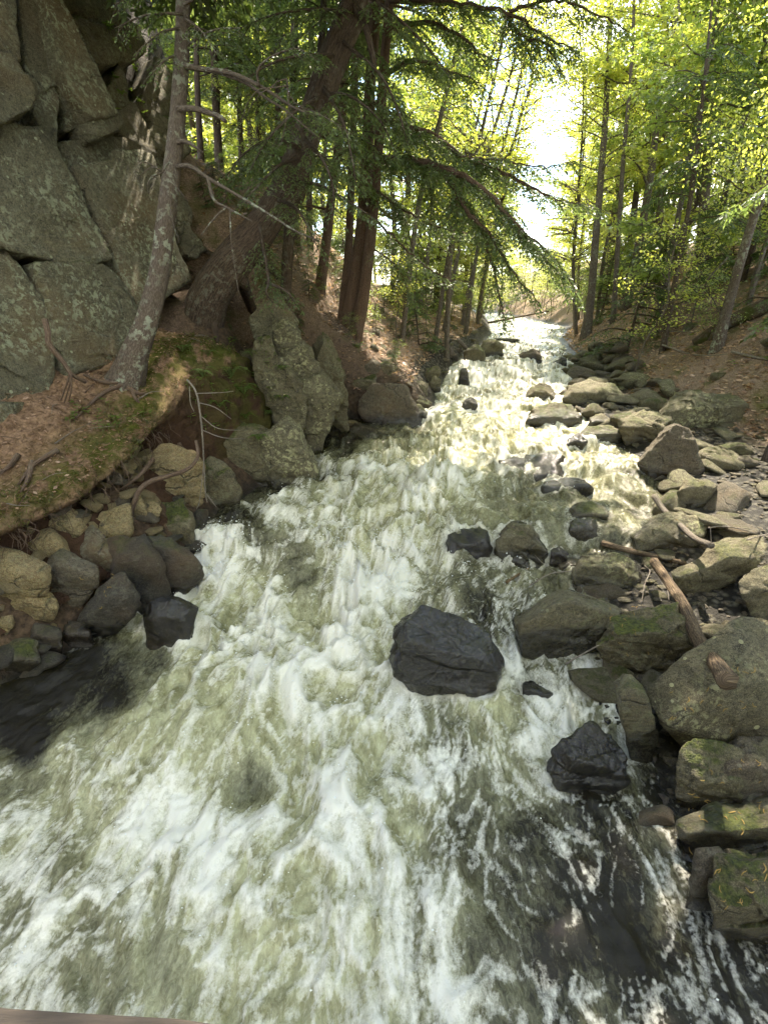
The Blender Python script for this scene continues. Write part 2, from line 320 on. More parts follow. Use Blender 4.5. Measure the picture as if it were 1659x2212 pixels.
def rock_shape(P, sub, power=16, rough=.05, seed=0., strata=.5, sdir=(.25, .15, 1.), chops=9):
    P = np.asarray(P, float); c, N, h = hull_planes(P); ext = P.max(0) - P.min(0); D, Fc = ico(sub)
    r3 = np.random.default_rng(int(seed * 1000) + 1); CN_ = unit(r3.normal(size=(chops, 3)) * np.array((1, 1, .8)) / (ext / ext.max()))
    sup = ((P - c) @ CN_.T).max(0); N = np.vstack([N, CN_]); h = np.concatenate([h, np.maximum(sup * r3.uniform(.74, .95, chops), .02)])
    d = unit(D * (ext * .5 + .25 * ext.max() * .5)); power = power * 3.5; q = np.clip(d @ N.T / h, 1e-6, None); r = 1 / (np.sum(q ** power, 1) ** (1 / power))
    V = d * r[:, None]; lo, hi_ = V.min(0), V.max(0); pl, ph = P.min(0) - c, P.max(0) - c
    V = (V - lo) / (hi_ - lo) * (ph - pl) + pl; s = float(np.cbrt(np.prod(np.maximum(ext, .02)))); sd = unit(np.array(sdir))
    W = V + c + seed * 7.7
    V = V + d * (fbm(W / s * 1.6, 4) * rough * 1.3 * s)[:, None]
    V = V + d * (-np.abs(fbm(W / s * 3.2 + 9, 2)) * rough * .8 * s)[:, None]
    lam = W @ sd + .12 * s * fbm(W / s * 1.3 + 5, 2); V = V + d * (pn(np.stack([lam / s * 7, lam * 0 + seed, lam * 0], 1)) * rough * .55 * strata * s)[:, None]
    if sub >= 4:
        lk = lam / s * 5.5 + .7 * pn(W / s * 1.1 + 3); e_ = lk - np.floor(lk); lo_, hi2 = np.floor(lk), np.floor(lk) + 1; hs = lambda q: np.modf(np.abs(np.sin(q * 12.9898 + seed) * 43758.5453))[0] - .5
        V = V + d * ((hs(lo_) * (1 - ss(.8, 1, e_)) + hs(hi2) * ss(.8, 1, e_)) * rough * 1.25 * (.3 + .7 * strata) * s)[:, None]
    if sub >= 4:                                   # fracture cells: flat tilted chips that meet in sharp little ledges
        for K, am in ((22, 1.0), (90, .5)):
            sd2 = W[r3.integers(0, len(W), K)]; tl = unit(r3.normal(size=(K, 3))); best = np.full(len(W), 1e9); pick = np.zeros(len(W), int); Wj = W + s * .05 * np.stack([pn(W / s * 6), pn(W / s * 6 + 9), pn(W / s * 6 + 19)], 1)
            for k in range(K): dd = ((Wj - sd2[k]) ** 2).sum(1); m_ = dd < best; best[m_] = dd[m_]; pick[m_] = k
            V = V + d * (np.clip(np.einsum('ij,ij->i', W - sd2[pick], tl[pick]), -.3 * s, .3 * s) * rough * 2.6 * am)[:, None]
    if sub >= 4: V = V + d * (fbm(W * 9 + 31, 3) * .016 * min(1, s) - np.clip(np.abs(fbm(W * 4.5 + 77, 2)) * -9 + .55, 0, 1) * .022 * min(1, s))[:, None]
    return V + c, Fc
def wetness(V, amt=.0, hi=.16):
    f = zw(V[:, 1]) ; n = pn(V * 3.1) * .09
    return np.clip(ss(hi + .14, hi - .06, V[:, 2] - f + n) * 1.0 + amt, 0, 1)
def make_rock(name, P, mat, label, cat='boulder', sub=4, power=16, rough=.05, strata=.5, wet=0.0, hi=.16, group=None, parent=None, seed=None, chops=9):
    seed = random.random() * 9 if seed is None else seed
    V, Fc = rock_shape(P, sub, power, rough, seed, strata, chops=chops); base = np.array([V[:, 0].mean(), V[:, 1].mean(), V[:, 2].min()])
    me = mesh_np(name, V - base, Fc, True, {'wet': wetness(V, wet, hi)})
    if parent is not None:
        o = link(name, me, mat, parent); o.location = base - np.array(parent.location); return o
    o = link(name, me, mat, None, base); return tag(o, label, cat, group)
def outline_pts(pix, thick=.8, ridge=.62, surf=None, lift=0.0, Y0=None, sink=.18, back=.85):
    pix = np.array(pix, float); k = int(np.argmax(pix[:, 1])); bot, top = pix[:, 1].max(), pix[:, 1].min(); cx = pix[:, 0].mean()
    Yb = Y0 if Y0 is not None else hit(pix[k, 0], bot, surf or (lambda X, Y: GW(X, Y) + lift))[1]
    c = at(cx, (bot + top) / 2, Yb); wid = wpx(pix[:, 0].max() - pix[:, 0].min(), c); th = thick * wid; P = []
    for x, y in pix:
        hgt = (bot - y) / max(1, bot - top)
        P.append(at(x, y, Yb + th * (.10 + .42 * hgt)))
        P.append(at(cx + (x - cx) * .9, bot - (bot - y) * ridge, Yb + th * .02 * hgt))
        P.append(at(cx + (x - cx) * .84, bot - (bot - y) * back - (bot - top) * .04, Yb + th * (.62 + .4 * hgt)))
        if hgt < .35:
            q = at(x, y, Yb + th * .1); q[2] -= sink; P.append(q)
    return np.array(P)

# ================================================================== THE SETTING
def grid_axis(lo, hi, f0, f1, step, grow):
    a = list(np.arange(f0, f1, step)); s = step; x = a[-1]
    while x < hi: s *= grow; x += s; a.append(x)
    s = step; x = f0; b = []
    while x > lo: s *= grow; x -= s; b.append(x)
    return np.array(b[::-1] + a)
gx, gy = grid_axis(-140, 140, -7, 9, .105, 1.07), grid_axis(-40, 200, 0.5, 15, .105, 1.06)
XX, YY = np.meshgrid(gx, gy); ZZ = G(XX, YY); nx, ny = len(gx), len(gy)
idx = np.arange(nx * ny).reshape(ny, nx)
quads = np.stack([idx[:-1, :-1], idx[:-1, 1:], idx[1:, 1:], idx[1:, :-1]], 2).reshape(-1, 4)
dR_, dL_ = XX - XR(YY), XL(YY) - XX
grav = np.clip(ss(np.interp(YY, [2, 9, 14, 20], [2.9, 2.6, 1.5, .6]), np.interp(YY, [2, 9, 14, 20], [2.0, 1.8, .9, .2]), dR_) * ss(1.0, .5, dL_), 0, 1)
wetg = ss(.22, .02, ZZ - zw(YY)); dark_soil = ss(3.5, 1.0, np.maximum(dL_, 0)) * (dL_ > 0) * ss(14, 10, YY)
t = NT('forest_floor'); co = t.coord()
n1, n2, n3 = t.noise(co, 1.1, 5, .6), t.noise(co, 14, 5, .7), t.noise(co, 50, 3, .6)
litter = t.mix(t.ramp(n2, [(.3, 0.), (.7, 1.)]), (.095, .066, .042), (.28, .20, .135)); litter = t.mix(t.ramp(n3, [(.45, 0.), (.7, .8)]), litter, (.50, .36, .27))
litter = t.mix(t.ramp(n1, [(.54, 0.), (.66, .75)]), litter, t.mix(n2, (.05, .06, .012), (.13, .14, .03)))
vor = t.n('TexVoronoi', {'Vector': co, 'Scale': 11.0}); peb = t.mix(t.ramp(vor.outputs['Distance'], [(.1, 1.), (.55, 0.)]), (.025, .022, .016), t.mix(t.n('SeparateXYZ', {0: vor.outputs['Color']}).outputs[0], (.12, .11, .08), (.24, .22, .17)))
col = t.mix(t.n('Attribute', attribute_name='gravel').outputs['Fac'], litter, peb)
col = t.mix(t.n('Attribute', attribute_name='soil').outputs['Fac'], col, t.mix(t.ramp(n2, [(.35, 0.), (.65, 1.)]), (.035, .024, .015), (.125, .082, .05)))
wa = t.n('Attribute', attribute_name='wet').outputs['Fac']; col = t.mix(wa, col, t.mix(.7, col, (.012, .011, .008)))
t.bsdf(col, t.math('MULTIPLY_ADD', wa, -.5, .92), t.bump(t.math('ADD', t.math('MULTIPLY', n2, 1.), t.math('MULTIPLY', n3, .5)), .8, .06), Specular_IOR_Level=.25); M['ground'] = t.m
me = mesh_np('ground', np.stack([XX, YY, ZZ], 2).reshape(-1, 3), quads, True, {'gravel': grav.ravel(), 'wet': wetg.ravel(), 'soil': dark_soil.ravel()})
ground = tag(link('ground', me, M['ground']), kind='structure')

# ---- water: one sheet that follows the stream's steps
CTRL = np.array([(0,1500,0,.05),(100,1480,0,.1),(200,1440,0,.1),(250,1500,.05,.15),(60,1600,0,.1),(330,1430,.1,.2),(0,1700,.4,.3),(150,1650,.55,.3),(60,1800,.6,.45),(300,1600,.8,.3),(400,1500,.9,.35),(480,1350,1,.45),(430,1420,1,.5),(560,1300,1,.55),(470,1250,.9,.7),(440,1180,.6,.6),(560,1170,.2,.25),(500,1120,.15,.25),(650,1250,.25,.2),(620,1100,.5,.4),(560,1060,.1,.2),(680,1040,.3,.4),(760,1080,.8,.5),(850,1040,.9,.5),(930,1060,1,.45),(800,1180,1,.4),(720,1150,.7,.45),(780,1290,.9,.8),(830,1240,.9,.75),(880,1130,1,.4),(1000,1120,.5,.3),(1100,1080,.3,.25),(1130,1020,.3,.25),(1050,1000,.6,.35),(950,960,.8,.3),(1000,920,.8,.25),(880,980,.6,.3),(780,940,.1,.1),(720,930,0,.05),(850,920,.2,.15),(1090,940,.5,.25),(1150,900,.5,.3),(1000,870,.7,.45),(1060,860,.6,.4),(1000,810,.6,.6),(1100,800,.6,.5),(1200,810,.55,.5),(1050,785,.3,.4),(1100,760,.4,.5),(1160,770,.3,.4),(1160,740,.4,.5),(1120,720,.4,.5),(1180,715,.3,.4),(1250,980,.4,.3),(1300,1010,.35,.3),(1350,1060,.2,.2),(1250,1150,.25,.1),(1200,1130,.3,.15),(1300,1150,.15,.1),(1000,1200,.2,.2),(1000,1250,.25,.35),(950,1220,.6,.4),(1040,1300,.2,.3),(1080,1350,.2,.4),(1090,1430,.4,.6),(960,1290,.4,.35),(820,1330,.8,.5),(700,1400,.9,.6),(600,1500,.9,.65),(740,1500,.9,.6),(500,1600,.9,.35),(650,1650,.85,.35),(540,1690,.35,.2),(780,1600,1,.5),(870,1570,.5,.35),(930,1560,.3,.45),(970,1640,.35,.6),(1020,1560,.6,.35),(1060,1540,.8,.3),(1130,1580,.6,.5),(1200,1530,.5,.6),(1280,1500,.4,.6),(1150,1480,.3,.4),(1150,1700,.4,.5),(1050,1700,.25,.3),(1000,1780,.2,.35),(1150,1780,.05,.2),(1250,1750,.1,.3),(1350,1800,.1,.3),(1400,1900,.15,.35),(1250,1900,.05,.3),(1100,1900,.1,.35),(950,1850,.35,.45),(850,1800,.8,.45),(700,1800,.9,.6),(600,1800,.85,.6),(400,1800,.8,.75),(300,1750,.8,.6),(200,1750,.7,.35),(80,1900,.5,.6),(200,1950,.45,.4),(350,1900,.7,.6),(500,1950,.8,.35),(650,1950,.95,.4),(800,1950,.85,.5),(900,2000,.5,.6),(1050,2050,.15,.3),(1200,2050,.05,.25),(1350,2050,.05,.2),(1500,2050,.05,.3),(1600,2150,.05,.3),(1400,2180,.1,.4),(1250,2180,.2,.5),(1100,2180,.2,.3),(950,2150,.5,.6),(800,2150,.8,.45),(650,2150,.9,.4),(500,2150,.75,.35),(350,2100,.5,.2),(250,2150,.4,.3),(100,2100,.5,.5),(50,2000,.5,.5),(700,1720,.8,.7),(900,1700,.7,.6)], float)  # high foam values at lower left also paint the sun's glare on the water
CXY = np.array([hit(a, b, WS)[:2] for a, b in CTRL[:, :2]])
def warpc(X, Y): return np.stack([X / (Y + 1.0) * 2.2, np.log(Y + 1.0) * 2.0], -1)
def waterctl(X, Y):
    q = warpc(X, Y); c = warpc(CXY[:, 0], CXY[:, 1]); num = np.zeros((len(X), 2)); den = np.zeros(len(X))
    for k in range(len(c)):
        wgt = 1 / (((q - c[k]) ** 2).sum(1) + .0022) ** 1.7; num += wgt[:, None] * CTRL[k, 2:][None]; den += wgt
    return num / den[:, None]
wy = [-.6]
while wy[-1] < 60: wy.append(wy[-1] + .0046 * (max(wy[-1], 0) + 2.4))
wy = np.array(wy); nc = 365; tt = np.linspace(0, 1, nc)
mar = np.interp(wy, [0, 4, 10, 60], [.35, .3, .3, .4]); A, B = XL(wy) - mar, XR(wy) + mar
WX = A[:, None] * (1 - tt)[None] + B[:, None] * tt[None]; WY = np.repeat(wy[:, None], nc, 1); X, Y = WX.ravel(), WY.ravel()
ctl = waterctl(X, Y); aer, fo = ctl[:, 0], ctl[:, 1]
P3 = np.stack([X, Y * .50, zw(Y) * 1.3], 1)
wp = np.stack([fbm(P3 * 1.3, 3), fbm(P3 * 1.3 + 40, 3), 0 * X], 1)
P3w = P3 + wp * .35
b1 = 1 - np.abs(fbm(P3w * 1.9, 3)) * 2.2; b2 = 1 - np.abs(fbm(P3w * 5.2 + 3, 3)) * 2.2; b3 = fbm(P3w * 14 + 7, 3); b4 = fbm(P3w * 38 + 7, 2)
turb = np.clip(.25 + aer * .9 + fo * .4, 0, 1.4) * (.62 + .38 * ss(2.6, 4.6, Y)); calm = ss(14, 8, Y)
slope = np.clip(np.gradient(_zz, _yy), 0, 1); casc = np.interp(Y, _yy, slope)
midr = 1 + .35 * ss(3.6, 4.6, Y) * ss(11, 8, Y)
dz = (b1 - .5) * .15 * turb * midr + (b2 - .5) * .070 * midr * turb * (1 + casc) + b3 * .034 * turb + b4 * .011 * (.3 + turb) + fbm(P3w * .8, 2) * .20 * ss(.2, .9, aer)
dz += fbm(np.stack([X * 6, Y * 9, 0 * X], 1), 3) * .010
yw = Y + .45 * fbm(np.stack([X * .9, Y * .9, 0 * X + 4], 1), 3) * ss(3, 5, Y) * ss(30, 18, Y)      # ragged ledges: the steps wander across the stream
dz += zw(yw) - zw(Y)
lev = zw(Y) + .22 * fbm(np.stack([X * .55, Y * .55, 0 * X + 9], 1), 2); stp = lev / .15; fr = stp - np.floor(stp); terr = (ss(.36, .62, fr) - fr) * .15
dz += terr * 1.35 * ss(4, 7, Y)
ledge = np.exp(-((fr - .5) / .14) ** 2) * ss(5, 7, Y)
for px, py, hgt, r in [(930, 1045, .22, .55), (850, 1075, .12, .4), (700, 1060, .10, .45), (545, 1165, .12, .35), (640, 1230, .13, .3), (1010, 1190, .10, .28), (780, 1270, .12, .3), (590, 1480, .12, .45), (380, 1600, .10, .5), (720, 1730, .12, .35), (540, 1700, -.14, .22), (840, 1640, -.06, .2), (1000, 815, .18, .8), (1100, 810, .22, .7), (1000, 1290, .12, .3)]:
    p = hit(px, py, WS); rr = ((X - p[0]) ** 2 + ((Y - p[1]) * .9) ** 2) / r ** 2; dz += hgt * np.exp(-rr * 1.3)
ed = np.minimum(X - XL(Y), XR(Y) - X); dz *= .25 + .75 * ss(-.1, .35, ed)
Zw = zw(Y) + dz
# foam: broken crests, boiling patches and a lacy net that drifts with the current, plus sun glare painted in at lower left
f1 = fbm(P3w * 2.6 + 11, 4); f2 = fbm(P3w * 7.5 + 21, 4); lace = 1 - np.abs(fbm(P3w * np.array([8.5, 6.4, 8]) + 51 + wp * 1.2, 4)) * 4.6
lace2 = 1 - np.abs(fbm(P3w * np.array([22, 15, 20]) + 71 + wp, 3)) * 4.0
s_ = fo * 1.25 - .42 + f1 * .8 + f2 * .7 + (b1 - .55) * .5
foam = ss(-.05, .75, s_) * (.22 + .70 * ss(.3, .85, fo)) + np.clip(lace, 0, 1) ** 2 * ss(.08, .4, fo) * (.50 - .35 * ss(.4, .9, aer)) * (.5 + .5 * ss(-.3, .4, f2)) * ss(-.75, .25, f1 + fo) + np.clip(lace2, 0, 1) ** 2 * .28 * ss(.15, .45, fo)
foam += ss(.3, .9, casc) * ss(.2, .9, f2 + fo) * .5 + ledge * ss(.15, .5, fo) * ss(-.3, .5, f2) * .5 + ss(.72, .98, b1) * ss(.35, .8, aer) * .35 * ss(-.2, .5, f2) + ss(.75, 1, b2) * ss(.4, .8, aer) * .25
foam = np.clip(foam, 0, 1)
aerv = np.clip(aer * 1.05 + (f1 * .8 + f2 * .35) * (.25 + .5 * aer), 0, 1)
i = np.arange(len(wy) * nc).reshape(len(wy), nc)
wq = np.stack([i[:-1, :-1], i[:-1, 1:], i[1:, 1:], i[1:, :-1]], 2).reshape(-1, 4)
WV = np.stack([X, Y, Zw], 1)
t = NT('stream_water'); co = t.coord(); fa, aa = t.n('Attribute', attribute_name='foam').outputs['Fac'], t.n('Attribute', attribute_name='aerated').outputs['Fac']
nf = t.noise(t.mapv(co, (1, .5, 1)), 30, 6, .75, .8); nb = t.noise(co, 85, 3, .65); nm = t.noise(t.mapv(co, (1, .55, 1)), 7, 5, .6, .8)
a2 = t.math('ADD', aa, t.math('MULTIPLY', t.math('SUBTRACT', nf, .5), .55), clamp=True)
f2_ = t.math('ADD', fa, t.math('MULTIPLY', t.math('SUBTRACT', t.math('ADD', t.math('MULTIPLY', nf, .6), t.math('MULTIPLY', nb, .4)), .5), 1.5), clamp=True)
f2_ = t.math('MULTIPLY', f2_, t.ramp(fa, [(.03, 0.), (.28, 1.)]))
deep = t.mix(nm, (.005, .005, .004), (.022, .019, .010)); aer_c = t.mix(t.ramp(t.math('MULTIPLY_ADD', nf, .5, t.math('MULTIPLY', nm, .5)), [(.36, 0.), (.64, 1.)]), (.17, .16, .075), (.50, .50, .31))
colw = t.mix(t.ramp(a2, [(.08, 0.), (.75, 1.)]), deep, aer_c); colw = t.mix(t.ramp(f2_, [(.10, 0.), (.75, 1.)]), colw, (.73, .72, .63))
hw = t.math('ADD', t.math('MULTIPLY', nf, .8), t.math('MULTIPLY', nb, .45))
ro = t.math('ADD', t.math('MULTIPLY', a2, .16), t.math('MULTIPLY_ADD', f2_, .35, .07))
t.bsdf(colw, ro, t.bump(hw, .55, .02), IOR=1.33); M['water'] = t.m
water = tag(link('water', mesh_np('water', WV, wq, True, {'foam': foam, 'aerated': aerv}), M['water']), kind='structure')
# spray thrown off the breaking crests
pr = foam ** 2 * np.clip(turb, 0, 1) * (ss(.05, .35, casc) * 1.5 + ss(.55, .95, b1) * .5) * ss(14, 9, Y) * (Y + 1) ** 1.6 * (ed > .05)
k = rng.choice(len(X), 5200, p=pr / pr.sum()); sp = WV[k] + np.stack([rng.normal(0, .03, 5200), rng.normal(0, .04, 5200), np.abs(rng.normal(0, .05, 5200)) * (.4 + casc[k])], 1)
oc = np.array([(1, 0, 0), (-1, 0, 0), (0, 1, 0), (0, -1, 0), (0, 0, 1), (0, 0, -1.)]); of = np.array([(0, 2, 4), (2, 1, 4), (1, 3, 4), (3, 0, 4), (2, 0, 5), (1, 2, 5), (3, 1, 5), (0, 3, 5)])
sz = rng.uniform(.0025, .0065, 5200) * (1 + .05 * sp[:, 1]); V = (sp[:, None] + oc[None] * sz[:, None, None] * rng.uniform(.6, 1.5, (5200, 1, 3))).reshape(-1, 3)
t = NT('spray_drops'); t.bsdf((.80, .83, .80), .25, IOR=1.33); M['spray'] = t.m
tag(link('water_spray', mesh_np('water_spray', V, (of[None] + 6 * np.arange(5200)[:, None, None]).reshape(-1, 3), True), M['spray']), 'fine white spray flung up from the cascade crests', 'spray', kind='stuff')

# ---- the overhanging bank of needles on the left
prof = np.array([(.30, .35), (.62, .72), (.95, .86), (1.02, .97), (.90, 1.05), (.74, 1.09), (.66, 1.17), (.68, 1.27), (.80, 1.36), (1.1, 1.46), (1.5, 1.62), (2.0, 1.86), (2.5, 2.2), (2.9, 2.7)])
pc = curve(np.c_[prof, np.zeros(len(prof))], 90)[:, :2]; by = np.linspace(2.6, 10.2, 190)
xl_s = np.convolve(np.pad(XL(np.linspace(2.0, 10.8, 221)), 14, mode='edge'), np.ones(29) / 29, 'valid'); xls = np.interp(by, np.linspace(2.0, 10.8, 221), xl_s)
zws = np.interp(by, np.linspace(2.0, 10.8, 221), np.convolve(np.pad(zw(np.linspace(2.0, 10.8, 221)), 14, mode='edge'), np.ones(29) / 29, 'valid'))
fade = 1 - .55 * ss(8.6, 10.2, by)
prof2 = np.array([(-.06, .0), (.0, .3), (.08, .7), (.18, 1.05), (.34, 1.42), (.55, 1.72), (.85, 1.95), (1.15, 2.05), (1.5, 2.12), (2.0, 2.25), (2.5, 2.5), (2.9, 2.9)])
prof2[:, 0] += .30; pc2 = curve(np.c_[prof2, np.zeros(len(prof2))], 90)[:, :2]; kb = ss(6.2, 7.7, by)[:, None]; pd_ = pc[None, :, 0] * (1 - kb) + pc2[None, :, 0] * kb; ph_ = pc[None, :, 1] * (1 - kb) + pc2[None, :, 1] * kb
BX = xls[:, None] - pd_; BZ = zws[:, None] + ph_ * fade[:, None]; BY = np.repeat(by[:, None], len(pc), 1)
Pb = np.stack([BX, BY, BZ], 2).reshape(-1, 3); lipw = np.exp(-((np.repeat(pc[None, :, 1], len(by), 0).ravel() - 1.2) / .3) ** 2)
dn = fbm(Pb * 1.5, 4) * .26 + fbm(Pb * 5, 3) * .09 + fbm(Pb * 18, 3) * .035 * (1 + lipw)
Pb[:, 0] += dn * .9; Pb[:, 2] += dn * .35
def bankz(x, y): m = (np.abs(Pb[:, 0] - x) < .12) & (np.abs(Pb[:, 1] - y) < .12); return Pb[m, 2].max() if m.any() else g1(x, y)
i = np.arange(len(by) * len(pc)).reshape(len(by), len(pc)); bq = np.stack([i[:-1, :-1], i[1:, :-1], i[1:, 1:], i[:-1, 1:]], 2).reshape(-1, 4)
pz = np.repeat(pc[None, :, 1], len(by), 0).ravel()
t = NT('needle_bank'); co = t.coord(); soil = t.n('Attribute', attribute_name='soil').outputs['Fac']; ms = t.n('Attribute', attribute_name='moss').outputs['Fac']
n1, n2 = t.noise(t.mapv(co, (1, 1, 1)), 16, 5, .7, .8), t.noise(co, 60, 3, .7)
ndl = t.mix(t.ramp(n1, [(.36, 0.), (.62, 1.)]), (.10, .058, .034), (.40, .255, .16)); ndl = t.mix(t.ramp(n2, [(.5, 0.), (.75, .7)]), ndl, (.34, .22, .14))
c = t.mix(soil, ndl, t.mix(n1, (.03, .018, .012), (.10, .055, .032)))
c = t.mix(t.math('MULTIPLY', ms, t.ramp(t.noise(co, 4.5, 4, .65), [(.38, 0.), (.52, 1.)])), c, t.mix(n2, (.035, .045, .008), (.13, .135, .025)))
t.bsdf(c, .95, t.bump(t.math('ADD', n1, t.math('MULTIPLY', n2, .6)), .9, .05), Specular_IOR_Level=.15); M['bank'] = t.m
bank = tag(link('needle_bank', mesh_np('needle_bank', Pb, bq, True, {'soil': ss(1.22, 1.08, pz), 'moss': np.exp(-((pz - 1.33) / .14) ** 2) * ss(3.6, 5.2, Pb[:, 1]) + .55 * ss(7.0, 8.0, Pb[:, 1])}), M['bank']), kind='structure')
# ================================================================== ROCKS
# ---- cliff on the left: a leaning wall of jointed slabs
CN = unit(np.array((.899, -.363, .25))); C0 = np.array((-4.45, 5.9, 2.2))
def oncliff(px, py, off=0.0):
    d = ray(px, py); tt_ = ((C0 + CN * off - CAM) @ CN) / (d @ CN); return CAM + d * tt_
cliff = thing('rock_cliff', 'tall lichen-spotted rock cliff of leaning slabs rising above the left bank', 'cliff', (-4.45, 5.9, 2.0))
def slab(pix, off=0.0, thick=.9, power=26, rough=.022, label=None, mat='cliff', sub=6, inset=.93):
    pix = np.array(pix, float); pix = (pix - pix.mean(0)) * 1.05 + pix.mean(0); P = [oncliff(x, y, off) for x, y in pix]; c = np.mean(P, 0)
    Q = P + [c + (p - c) * inset - CN * .10 for p in P][:0] + [c + (p - c) * 1.02 - CN * thick for p in P]
    Fp = [c + (p - c) * .985 + CN * .02 for p in P]
    o = make_rock('rock_slab', np.array(Q + Fp), M[mat], None, sub=sub, power=power, rough=rough, strata=.8, parent=cliff, hi=-5, chops=2)
    if label: o['label'] = label
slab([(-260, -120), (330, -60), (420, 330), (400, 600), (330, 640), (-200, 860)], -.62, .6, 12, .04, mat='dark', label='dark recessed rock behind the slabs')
slab([(-90, 40), (0, 66), (32, 112), (52, 160), (76, 212), (72, 246), (0, 278), (-90, 300)], .42, .8, 18, .03, 'protruding rounded nose at the upper left edge')
slab([(-120, -60), (26, -60), (30, 20), (46, 150), (-20, 130), (-120, 60)], .15, .7)
slab([(30, -60), (86, -60), (104, 40), (115, 110), (117, 184), (74, 206), (44, 110)], .10, .8, 26, .02, 'smooth upright slab with an orange-brown stained foot')
slab([(74, 212), (117, 190), (132, 215), (132, 290), (108, 322), (78, 262)], .02, .7)
slab([(70, -110), (98, -60), (122, 25), (187, 133), (250, 232), (192, 248), (136, 165), (118, 130), (104, 40)], .22, .55, 28, .02, 'long diagonal slab with rusty patches')
slab([(196, 256), (257, 241), (271, 274), (216, 294)], .18, .5, 26, .02, sub=4)
slab([(138, 178), (186, 262), (140, 276)], -.15, .5, 26, .02, sub=4)
slab([(132, 292), (210, 286), (275, 296), (276, 336), (150, 368), (136, 330)], -.10, .6, 24, .04)
slab([(-120, 285), (96, 292), (135, 348), (168, 404), (205, 486), (238, 558), (190, 572), (100, 556), (20, 540), (-120, 500)], .22, .9, 20, .035, 'broad grey slab covered in pale lichen')
slab([(104, 572), (190, 580), (242, 574), (270, 606), (292, 640), (304, 690), (290, 745), (262, 788), (200, 800), (140, 792), (118, 705), (97, 640)], .28, .9, 14, .03, 'rounded bulging slab with pale green lichen beside the leaning trunk')
slab([(168, 384), (240, 356), (320, 338), (350, 420), (385, 540), (410, 612), (358, 652), (298, 656), (250, 566), (215, 490)], .12, .8, 20, .03, 'brown slab with an undercut lower corner')
slab([(-140, 512), (20, 552), (60, 610), (96, 662), (118, 770), (110, 862), (76, 882), (-20, 856), (-140, 870)], .20, .9, 18, .04)
slab([(-140, 868), (-10, 862), (76, 890), (30, 905), (-30, 935), (-140, 930)], .25, .8, 14, .04, sub=4)
for px, py, s in [(205, 90, 52), (262, 190, 50), (300, 280, 46), (330, 340, 40), (160, 20, 46), (250, 60, 60), (320, 170, 60), (360, 290, 44), (385, 450, 34), (410, 520, 30)]:
    ang = np.sort(rng.uniform(0, 6.28, 7)); slab([(px + math.cos(a) * s * rng.uniform(.8, 1.2) + math.sin(a) * s * .5, py + math.sin(a) * s * rng.uniform(1.1, 1.5)) for a in ang], rng.uniform(-.42, -.2), .7, 20, .045, mat='mossy' if py < 300 else 'cliff', sub=4)

# ---- boulders placed from the photograph's outlines (half-size picture coordinates)
def c4(*p): return [(a * .5 + 829.5, b * .5 + 663.6) for a, b in p]
def c6(*p): return [(a * .5 + 829.5, b * .5 + 1327.2) for a, b in p]
RK = []
def rk(pix, mat, label, thick=.8, ridge=.6, sub=4, power=16, rough=.06, strata=.7, wet=0., hi=.14, lift=0., cat='boulder', Y0=None, surf=None, sink=.18, name='boulder', chops=9):
    P = outline_pts(pix, thick, ridge, surf, lift, Y0, sink); o = make_rock(name, P, M[mat], label, cat, sub, power, rough, strata, wet, hi, chops=chops); RK.append((o, P)); return o
rk(c4((610,382),(632,345),(672,326),(712,330),(748,372),(750,402),(690,415),(622,408)), 'grey', 'dark domed boulder standing in the stream below the upper falls', 1.0, .55)
rk(c4((778,395),(800,345),(850,318),(930,313),(1010,340),(1045,370),(1040,395),(975,420),(850,410)), 'grey', 'long low boulder on the right bank beside the upper falls', .7, .55, 4)
rk(c4((600,470),(690,420),(740,408),(810,415),(815,440),(850,470),(820,510),(740,505),(650,495)), 'mossy', 'flat wedge-shaped slab jutting left into the bright rapids', .7, .5, wet=.15)
rk(c4((740,485),(780,448),(830,450),(858,480),(850,508),(745,510)), 'mossy', 'small round boulder leaning on the wedge-shaped slab', .9, .6, wet=.1)
rk(c4((870,520),(890,480),(935,460),(970,480),(985,512),(930,525)), 'grey', 'pointed small rock behind the square mossy block on the right bank', .8, .6)
rk(c4((845,560),(850,540),(880,515),(1000,510),(1030,535),(1020,580),(930,590),(860,575)), 'mossy', 'square yellowish mossy block at the edge of the side pool', .6, .55)
rk(c4((765,598),(840,540),(872,580),(870,605),(780,612)), 'dark', 'small triangular wet rock left of the square mossy block', .8, .6, wet=.4)
rk(c4((1170,410),(1230,375),(1340,365),(1500,370),(1550,400),(1545,460),(1440,490),(1290,505),(1225,470)), 'lichen', 'largest long flat-topped boulder on the upper right bank', .55, .55, 6, 18, lift=.12)
rk(c4((1020,490),(1090,460),(1180,455),(1235,480),(1190,540),(1140,590),(1060,570),(1010,520)), 'grey', 'cracked jumbled outcrop behind the triangular boulder', .8, .5, 5, 14, .09, 1.0)
rk(c4((1110,650),(1150,590),(1210,510),(1245,490),(1310,520),(1335,570),(1345,640),(1380,700),(1350,730),(1200,725),(1125,700)), 'brown', 'big triangular dark-faced boulder at the side pool', .7, .9, 6, 22, .03)
rk(c4((1245,870),(1270,790),(1310,745),(1400,745),(1425,765),(1380,840),(1320,872)), 'grey', 'tilted square block standing below the triangular boulder', .6, .8, power=22, strata=1.)
rk(c4((800,880),(830,845),(890,835),(950,855),(968,895),(930,940),(830,915)), 'mossy', 'rounded tan boulder with a moss patch in the side pool', .9, .6, power=7, rough=.03)
rk(c4((800,930),(840,908),(910,920),(922,970),(900,995),(830,970)), 'mossy', 'dark moss-topped stone in front of the rounded tan boulder', .9, .6, power=7, wet=.35)
